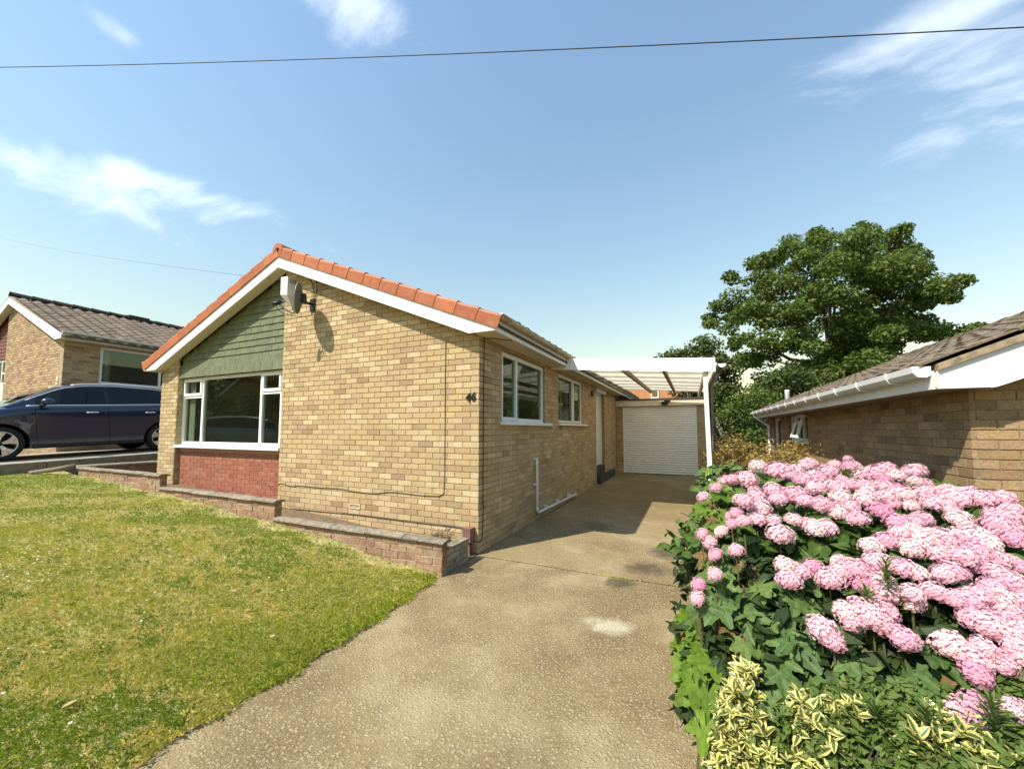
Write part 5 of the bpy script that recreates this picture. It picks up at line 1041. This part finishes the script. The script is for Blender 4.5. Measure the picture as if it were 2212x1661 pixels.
# =================================================================== sycamore seedlings, vine leaves
def maple(L, seed=0):
    """five-lobed toothed leaf, tip along +y, two rings so it can cup and fold"""
    g = random.Random(seed); lob = [(-128, .66, 36), (-60, .95, 36), (0, 1.08, 34), (60, .95, 36), (128, .66, 36)]; out = []
    for i in range(49):
        a = -160+320*i/48; r_ = .5
        for (c, m_, w_) in lob: r_ = max(r_, m_*max(0, 1-(abs(a-c)/w_)**1.15*.62))
        r_ *= 1-.07*(i % 2)+g.uniform(-.03, .03); out.append((R(a), r_))
    v = [(0, 0, 0)]; cup, fold = g.uniform(.05, .25), g.uniform(.0, .12)
    for k in (.5, 1.):
        for a, r_ in out:
            q = r_*k; v.append((math.sin(a)*q*L, math.cos(a)*q*L, L*(-cup*q*q+fold*abs(math.sin(a*2.9))*q-.10*(math.cos(a*5.8)*.5+.5)*q*(k < 1)*.5)))
    n = len(out); f = [(0, i+1, i+2) for i in range(n-1)]+[(1+i, 1+n+i, 2+n+i, 2+i) for i in range(n-1)]
    vn = [1.]+[1. if min(abs(math.degrees(a)-c) for c, _, _ in lob) < 3.5 else 0. for k in (0, 1) for a, _ in out]
    return v, f, vn
sapl = leafmat('seedling_leaf', [(.085,.15,.042),(.12,.19,.05),(.065,.12,.034),(.105,.165,.042),(.15,.21,.055)], .3, .5, .18, .4)
brz = leafmat('bronze_leaf', [(.17,.12,.04),(.21,.13,.05),(.14,.12,.035)], .35, .45, .2, .5); limel = leafmat('lime_leaf', [(.13,.22,.02),(.17,.27,.03),(.10,.18,.02),(.20,.29,.05)], .45, .45, .2, .35)
ML = [mesh_of('leaf', *maple(.1, k)[:2], sapl, maple(.1, k)[2]) for k in range(4)]; MLb = [mesh_of('leaf', *maple(.1, 7)[:2], brz, maple(.1, 7)[2])]; MLl = [mesh_of('leaf', *maple(.1, 11+k)[:2], limel, maple(.1, 11+k)[2]) for k in range(3)]
def Fs(x, y): return min(Hs(x, y)+.02, .95-.75*max(0, -y-1.95)**.9 - 2.6*max(0, 2.5-x))
def sapling(label, pts, meshes, size, n, f, jit=22, group=None):
    c0 = [hit(px, py, f) for px, py in pts]; c0 = [c for c in c0 if c is not None]
    if not c0: return
    m0 = np.mean(c0, axis=0); t = thing('sycamore_seedling', label, 'plant', (m0[0], m0[1], 0), group)
    for k in range(n):
        px, py = rs.choice(pts); p = hit(px+rs.uniform(-jit, jit), py+rs.uniform(-jit, jit), f)
        if p is None: continue
        p = p+np.array([rs.uniform(-.03, .03), rs.uniform(-.03, .17), rs.uniform(-.05, .03)]); nrm = np.array([rs.uniform(-1.0, .5), rs.uniform(-1.2, .2), rs.uniform(.5, 1.4)])
        ms = meshes if rs.random() < .93 else MLb; s = size*rs.uniform(.55, 1.25)
        mw = orient(p, nrm, 0, s); yv = Vector((mw[0][1], mw[1][1], mw[2][1])); 
        zz = Vector(nrm).normalized(); dn_ = (Vector((rs.uniform(-.6, .6), -.3, -1))); dn_ = (dn_-zz*dn_.dot(zz)).normalized(); xx = dn_.cross(zz)
        for i in range(3): mw[i][0], mw[i][1], mw[i][2] = xx[i]*s, dn_[i]*s, zz[i]*s
        link('leaf', rs.choice(ms), t, mw)
        if k % 3 == 0: q = MB(); q.tube([(p[0]+.03, p[1]+.12, max(.02, p[2]-.3)), (p[0]+.02, p[1]+.06, p[2]-.02), tuple(p)], [.004, .0025, .0015], 4, False); q.build('stem', MATS['bronze_leaf'], t)
sapling('large dark lobed seedling leaves below the flowers beside the drive edge', [(1600,1240),(1640,1280),(1590,1330),(1570,1300),(1650,1340),(1620,1390),(1560,1370)], ML, .95, 64, Fs)
sapling('broad dark lobed leaves hanging in the middle of the bed under the flowers', [(1720,1290),(1760,1340),(1700,1400),(1800,1380),(1850,1440),(1740,1470),(1680,1450),(1820,1490),(1650,1500)], ML, 1.12, 84, Fs)
sapling('lobed leaves spilling over the bed low at the right edge', [(1960,1440),(2020,1420),(2080,1400),(2140,1420),(1930,1500),(2000,1520),(2190,1440)], ML, 1.05, 60, Fs)
sapling('lime green lobed vine hanging over the concrete at the left edge of the bed', [(1490,1370),(1510,1400),(1500,1440),(1520,1470),(1510,1510),(1530,1540),(1490,1350),(1545,1490),(1480,1410)], MLl, .85, 70, lambda x, y: Fs(x+.06, y)+.05, 14)
sapling('yellow green lobed shoot at the far left end of the hydrangea', [(1545,1030),(1560,1060),(1535,1090),(1550,1120),(1535,1150),(1525,1110)], MLl, .9, 34, lambda x, y: Hs(x+.08, y)+.06, 10)
sapling('green lobed leaves at the drive edge between small pink flower heads', [(1530,1180),(1540,1220),(1530,1260),(1560,1270),(1545,1300),(1510,1310)], ML, .85, 34, lambda x, y: Hs(x+.06, y)+.02, 12)
# =================================================================== variegated euonymus
var = bpy.data.materials.new('variegated_leaf'); var.use_nodes = True; t_ = var.node_tree; n_ = t_.nodes; l_ = t_.links; b_ = n_['Principled BSDF']; b_.inputs['Roughness'].default_value = .38
at = n_.new('ShaderNodeAttribute'); at.attribute_name = 'edge'; cr = n_.new('ShaderNodeValToRGB'); cr.color_ramp.elements[0].position = .35; cr.color_ramp.elements[0].color = (.09,.14,.03,1); cr.color_ramp.elements[1].position = .55; cr.color_ramp.elements[1].color = (.72,.64,.22,1); l_.new(at.outputs['Fac'], cr.inputs[0])
oi = n_.new('ShaderNodeObjectInfo'); hs = n_.new('ShaderNodeHueSaturation'); mr_ = n_.new('ShaderNodeMapRange'); mr_.inputs[3].default_value = .75; mr_.inputs[4].default_value = 1.12; l_.new(oi.outputs['Random'], mr_.inputs[0]); l_.new(mr_.outputs[0], hs.inputs['Value']); l_.new(cr.outputs[0], hs.inputs['Color']); l_.new(hs.outputs[0], b_.inputs['Base Color'])
tr = n_.new('ShaderNodeBsdfTranslucent'); l_.new(hs.outputs[0], tr.inputs[0]); ms_ = n_.new('ShaderNodeMixShader'); ms_.inputs[0].default_value = .25; l_.new(b_.outputs[0], ms_.inputs[1]); l_.new(tr.outputs[0], ms_.inputs[2]); l_.new(ms_.outputs[0], n_['Material Output'].inputs[0])
def rosette(seed):
    g = random.Random(seed); b = MB(); ed = []
    for k in range(7):
        L, W_ = g.uniform(.035, .055), g.uniform(.018, .026); v, f = leaf_blade(L, W_, .5, g.uniform(-.1, .25)); a = k*2.4+g.uniform(-.2, .2); tl = R(g.uniform(15, 60)) if k < 5 else R(g.uniform(60, 85))
        m = Matrix.Rotation(a, 4, 'Z') @ Matrix.Rotation(tl, 4, 'X'); b.add([tuple(m @ Vector(p)+Vector((0, 0, -.004*k+.01))) for p in v], f); ed += [1., .0, 1.]*7
    me = b.mesh('leaf_rosette', var, True); at_ = me.attributes.new('edge', 'FLOAT', 'POINT'); at_.data.foreach_set('value', np.array(ed, dtype=np.float32)); return me
RO = [rosette(k) for k in range(5)]
def euonymus(label, pts, n, jit, f):
    c0 = [hit(px, py, f) for px, py in pts]; m0 = np.mean([c for c in c0 if c is not None], axis=0); t = thing('euonymus', label, 'shrub', (m0[0], m0[1], 0))
    for k in range(n):
        px, py = rs.choice(pts); p = hit(px+rs.gauss(0, jit), py+rs.gauss(0, jit), f)
        if p is None: continue
        p = p+np.array([rs.uniform(-.02, .02), rs.uniform(-.03, .05), rs.uniform(-.03, .03)])
        link('leaf_rosette', rs.choice(RO), t, orient(p, (rs.uniform(-.6, .3), rs.uniform(-.9, .0), 1.), rs.uniform(0, 6.28), rs.uniform(.8, 1.25)))
    q = MB()
    for k in range(14): a = m0+np.array([rs.uniform(-.12, .12), rs.uniform(-.05, .12), 0]); q.tube([(a[0], a[1], .0), (a[0]+rs.uniform(-.05, .05), a[1], m0[2]*.6), (a[0]+rs.uniform(-.1, .1), a[1]-.04, m0[2])], [.006, .004, .002], 4, False)
    q.build('stems', bark, t)
def Es(x, y): return min(.68-.55*max(0, -y-2.25)-.6*max(0, 2.55-x), Fs(x, y)+.1)
euonymus('yellow variegated euonymus spire at the drive edge', [(1615,1455),(1600,1490),(1610,1520),(1575,1545),(1620,1560),(1590,1580),(1640,1590),(1570,1600),(1600,1620)], 95, 11, Es)
euonymus('low yellow variegated euonymus in the bottom corner next to the concrete', [(1570,1640),(1600,1655),(1640,1645),(1580,1625),(1660,1640)], 55, 13, Es)
euonymus('yellow variegated euonymus in the middle foreground of the bed', [(1745,1535),(1720,1560),(1735,1600),(1760,1570),(1790,1560),(1830,1550),(1850,1570),(1740,1640),(1800,1600)], 48, 12, Es)
euonymus('yellow variegated euonymus low at the bottom right of the bed', [(2020,1560),(2030,1590),(1990,1620),(2060,1630),(2120,1640),(1960,1600),(2100,1580),(2180,1650)], 36, 14, Es)
# low green herbs filling the front
hb = leafmat('herb_leaf', [(.10,.155,.03),(.14,.20,.045),(.17,.225,.065),(.08,.13,.025)], .4)
hc = []
for k in range(150):
    px, py = rs.uniform(1560, 2240), rs.uniform(1500, 1720); p = hit(px, py, lambda x, y: Es(x, y)-.02)
    if p is not None: hc.append((p, (.05, .05, .06), 1.))
o = cloud_obj('ground_cover_herbs', (hc, 60, .032, 41, .4, .6, 6), hb, None, True); o['label'] = 'small green weeds and herbs along the front of the bed'
for k in range(170):
    x, y = rs.uniform(2.42, 4.0), rs.uniform(-3.05, -2.3); z = Es(x, y)
    hc.append((np.array([x, y, rs.uniform(.03, max(.06, z-.12))]), (.07, .07, .06), .6))
o2 = cloud_obj('front_herbs', (hc[-170:], 60, .04, 47, .4, .6, 6), hb, None, True); o2['label'] = 'low green leaves filling the foot of the bed'
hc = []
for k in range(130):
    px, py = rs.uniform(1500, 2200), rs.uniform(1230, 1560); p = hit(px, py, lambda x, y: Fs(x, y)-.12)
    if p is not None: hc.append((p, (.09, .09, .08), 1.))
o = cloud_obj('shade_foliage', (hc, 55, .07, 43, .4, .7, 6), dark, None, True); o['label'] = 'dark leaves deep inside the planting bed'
def herb(label, px, py, h, n):
    p = hit(px, py, Fs)
    if p is None: return
    t = thing('willowherb', label, 'plant', (p[0], p[1], 0)); q = MB(); top = p+np.array([-.02, -.04, h]); q.tube([(p[0]+.02, p[1]+.1, .1), tuple(p), tuple(top)], [.005, .004, .002], 5, False); q.build('stem', MATS['herb_leaf'], t)
    lm = mesh_of('leaf', *leaf_blade(.075, .013, .3, .15), hb)
    for k in range(n):
        u = k/n; c = p*(1-u)+top*u; a = k*2.4; link('leaf', lm, t, Matrix.Translation(c) @ Matrix.Rotation(a, 4, 'Z') @ Matrix.Rotation(R(20+35*u), 4, 'X') @ Matrix.Diagonal((1-.4*u,)*3+(1,)))
herb('upright narrow-leaved weed standing among the pink heads at right', 1925, 1330, .22, 60); herb('short narrow-leaved weed left of the tall one among pink heads', 1880, 1350, .15, 44); herb('narrow-leaved weed at the bottom right in front of the purple heads', 2010, 1600, .12, 40)
herb('narrow-leaved weed between the two middle clumps of yellow euonymus', 1900, 1590, .12, 44); herb('narrow-leaved weed in the bottom right corner of the bed', 2150, 1600, .14, 44); herb('narrow-leaved weed just left of the bottom centre of the bed', 1700, 1600, .10, 40)
# =================================================================== grass
gm = leafmat('grass_blade', [(.74,.62,.27),(.67,.58,.17),(.53,.51,.09),(.37,.42,.05),(.26,.36,.034),(.18,.28,.025)], .35, .8, .04)
g = np.random.default_rng(12)
def fbm(x, y, seed):
    r_ = np.random.default_rng(seed); s = np.zeros_like(x)
    for k in range(14):
        f = .5*1.45**k; a = r_.uniform(0, 6.28); s += np.sin((x*math.cos(a)+y*math.sin(a))*f*1.7+r_.uniform(0, 6.28))/(1+.28*k)
    return s/3.2
def blades(n, x, y, hmin, hmax, wd, straw, lean, name, seed):
    z = np.interp(x, [-9.4, -8.3, -5.4, -2.5, -1.6, -.9, -.3, .15, .5], [.72, .66, .51, .30, .21, .12, .062, .022, .0])+.012*np.sin(x*2.3+y*1.1)+.010*np.sin(x*5.1-y*3.7)-.012
    h = g.uniform(hmin, hmax, n); a = g.uniform(0, 2*math.pi, n); ln = g.uniform(.2, 1., n)*lean
    dx, dy = np.cos(a), np.sin(a); w_ = wd*g.uniform(.6, 1.3, n)
    P = np.stack([x, y, z], 1); S = np.stack([-dy*w_, dx*w_, 0*w_], 1); M1 = P+np.stack([dx*ln*h*.35, dy*ln*h*.35, h*.62], 1); Tp = P+np.stack([dx*ln*h, dy*ln*h, h*(1.0-.35*np.minimum(ln, 1.2))], 1)
    V = np.stack([P-S, P+S, M1+S*.7, Tp, M1-S*.7], 1).reshape(-1, 3); F = np.arange(5*n).reshape(-1, 5)
    pg = fbm(x*.9, y*1.6, 5)*1.0+fbm(x*2.4, y*3.6, 8)*.7
    near = np.clip(1.15-np.hypot(x-.2, (y+2.6)*.8)/3.2, -.6, 1.)
    rn = np.clip(.44+.42*np.tanh(2.6*pg+.7*near)+g.normal(0, .10, n)-straw, 0, .995)
    o = link(name, np_mesh(name, V, F, rn, gm), None); o['kind'] = 'stuff'; return o
def lawn_pts(n, near):
    xs, ys = [], []
    k = 0
    while k < n:
        m = n*4; y = -.80-g.random(m)**1.0*(3.6 if near else 3.4); x = -8.98+g.random(m)*9.25
        e = np.interp(y, [-12, -4.2, -3.2, -2.72, -2.5, -2.15, -1.76, -.83], [-.1, .07, .07, .075, .105, .097, .094, .0])+.008*np.sin(y*9)+.008*np.sin(y*23)
        d = np.hypot(x-2.376, y+4.209); keep = (x < e-.0)&(g.random(m) < np.clip((3.0/d)**1.3, .12, 1)); bare = fbm(x*1.3, y*1.3, 21)
        keep &= g.random(m) < np.clip(1.35-1.1*bare, .16, 1)
        dyk = (-.787-y); keep &= ~((dyk < .16*(1+.5*np.sin(x*7)))&(g.random(m) < .75))
        xs.append(x[keep]); ys.append(y[keep]); k += keep.sum()
    return np.concatenate(xs)[:n], np.concatenate(ys)[:n]
n = 230000; x, y = lawn_pts(n, True); o = blades(n, x, y, .010, .033, .0014, .0, 1.0, 'grass', 1); o['label'] = 'short patchy lawn grass, part dried to straw'
n = 7000; x, y = lawn_pts(n, True); o = blades(n, x, y, .015, .04, .0010, .42, 2.0, 'dry_grass', 2); o['label'] = 'loose dry straw and long bent stems lying on the lawn'
# green fringe along the drive and by the wall
n = 3600; y = -.82-g.random(n)*3.3; x = np.interp(y, [-12, -4.2, -3.2, -2.72, -2.5, -2.15, -1.76, -.83], [-.1, .07, .07, .075, .105, .097, .094, .0])+.008*np.sin(y*9)-np.abs(g.normal(0, .09, n))+.02+.02*np.sin(y*17)
o = blades(n, x, y, .014, .045, .0012, -.1, 1.3, 'edge_grass', 3); o['label'] = 'greener longer grass along the edge of the concrete'
# weeds in the joint of the concrete
n = 700; x = np.concatenate([g.normal(1.62, .1, 350), g.uniform(.2, 2.35, 350)]); y = -.055+g.normal(0, .008, n); z_ = np.zeros(n)
h = g.uniform(.006, .022, n); a = g.uniform(0, 6.28, n); P = np.stack([x, y, z_-.004], 1); S = np.stack([-np.sin(a)*.0016, np.cos(a)*.0016, 0*a], 1); Tp = P+np.stack([np.cos(a)*h*.8, np.sin(a)*h*.8, h], 1)
o = link('joint_weeds', np_mesh('joint_weeds', np.stack([P-S, P+S, Tp], 1).reshape(-1, 3), np.arange(3*n).reshape(-1, 3), g.uniform(.3, .9, n), gm), None); o['kind'] = 'stuff'; o['label'] = 'tiny weeds growing in the joint across the drive'
# daisies / clover heads
dz = MB()
for k in range(120):
    x, y = rs.gauss(-3.1, .35), rs.gauss(-2.75, .3)
    if rs.random() < .35: x, y = rs.uniform(-6, -.3), rs.uniform(-3.4, -1.2)
    z = lawn_z(x, y)+.03; r_ = rs.uniform(.005, .009); dz.add([(x+r_*math.cos(a), y+r_*math.sin(a), z+rs.uniform(0, .004)) for a in [math.pi*i/3 for i in range(6)]], [(0, 1, 2, 3, 4, 5)])
o = dz.build('clover_flowers', mat('clover_white', (.7,.68,.55), .8)); o['kind'] = 'stuff'; o['label'] = 'scattered tiny white clover flowers in the lawn'
lf = mat('fallen_leaf', [(.42,.33,.18),(.34,.24,.11)], .8)
for k, (x, y) in enumerate(((-.52, -3.28), (-1.05, -2.15), (-.28, -2.35), (-1.7, -2.6))):
    v, f = leaf_blade(.055, .03, .4, -.15); o = link('dry_leaf', mesh_of('dry_leaf', v, f, lf), None, Matrix.Translation((x, y, lawn_z(x, y)+.025)) @ Matrix.Rotation(k*1.9, 4, 'Z')); tag(o, ['curled dry leaf lying on the lawn near the bottom of the picture', 'curled dry leaf in the middle of the lawn', 'curled dry leaf near the edge of the concrete', 'curled dry leaf further left in the lawn'][k], 'leaf', 'dry leaves on the lawn')
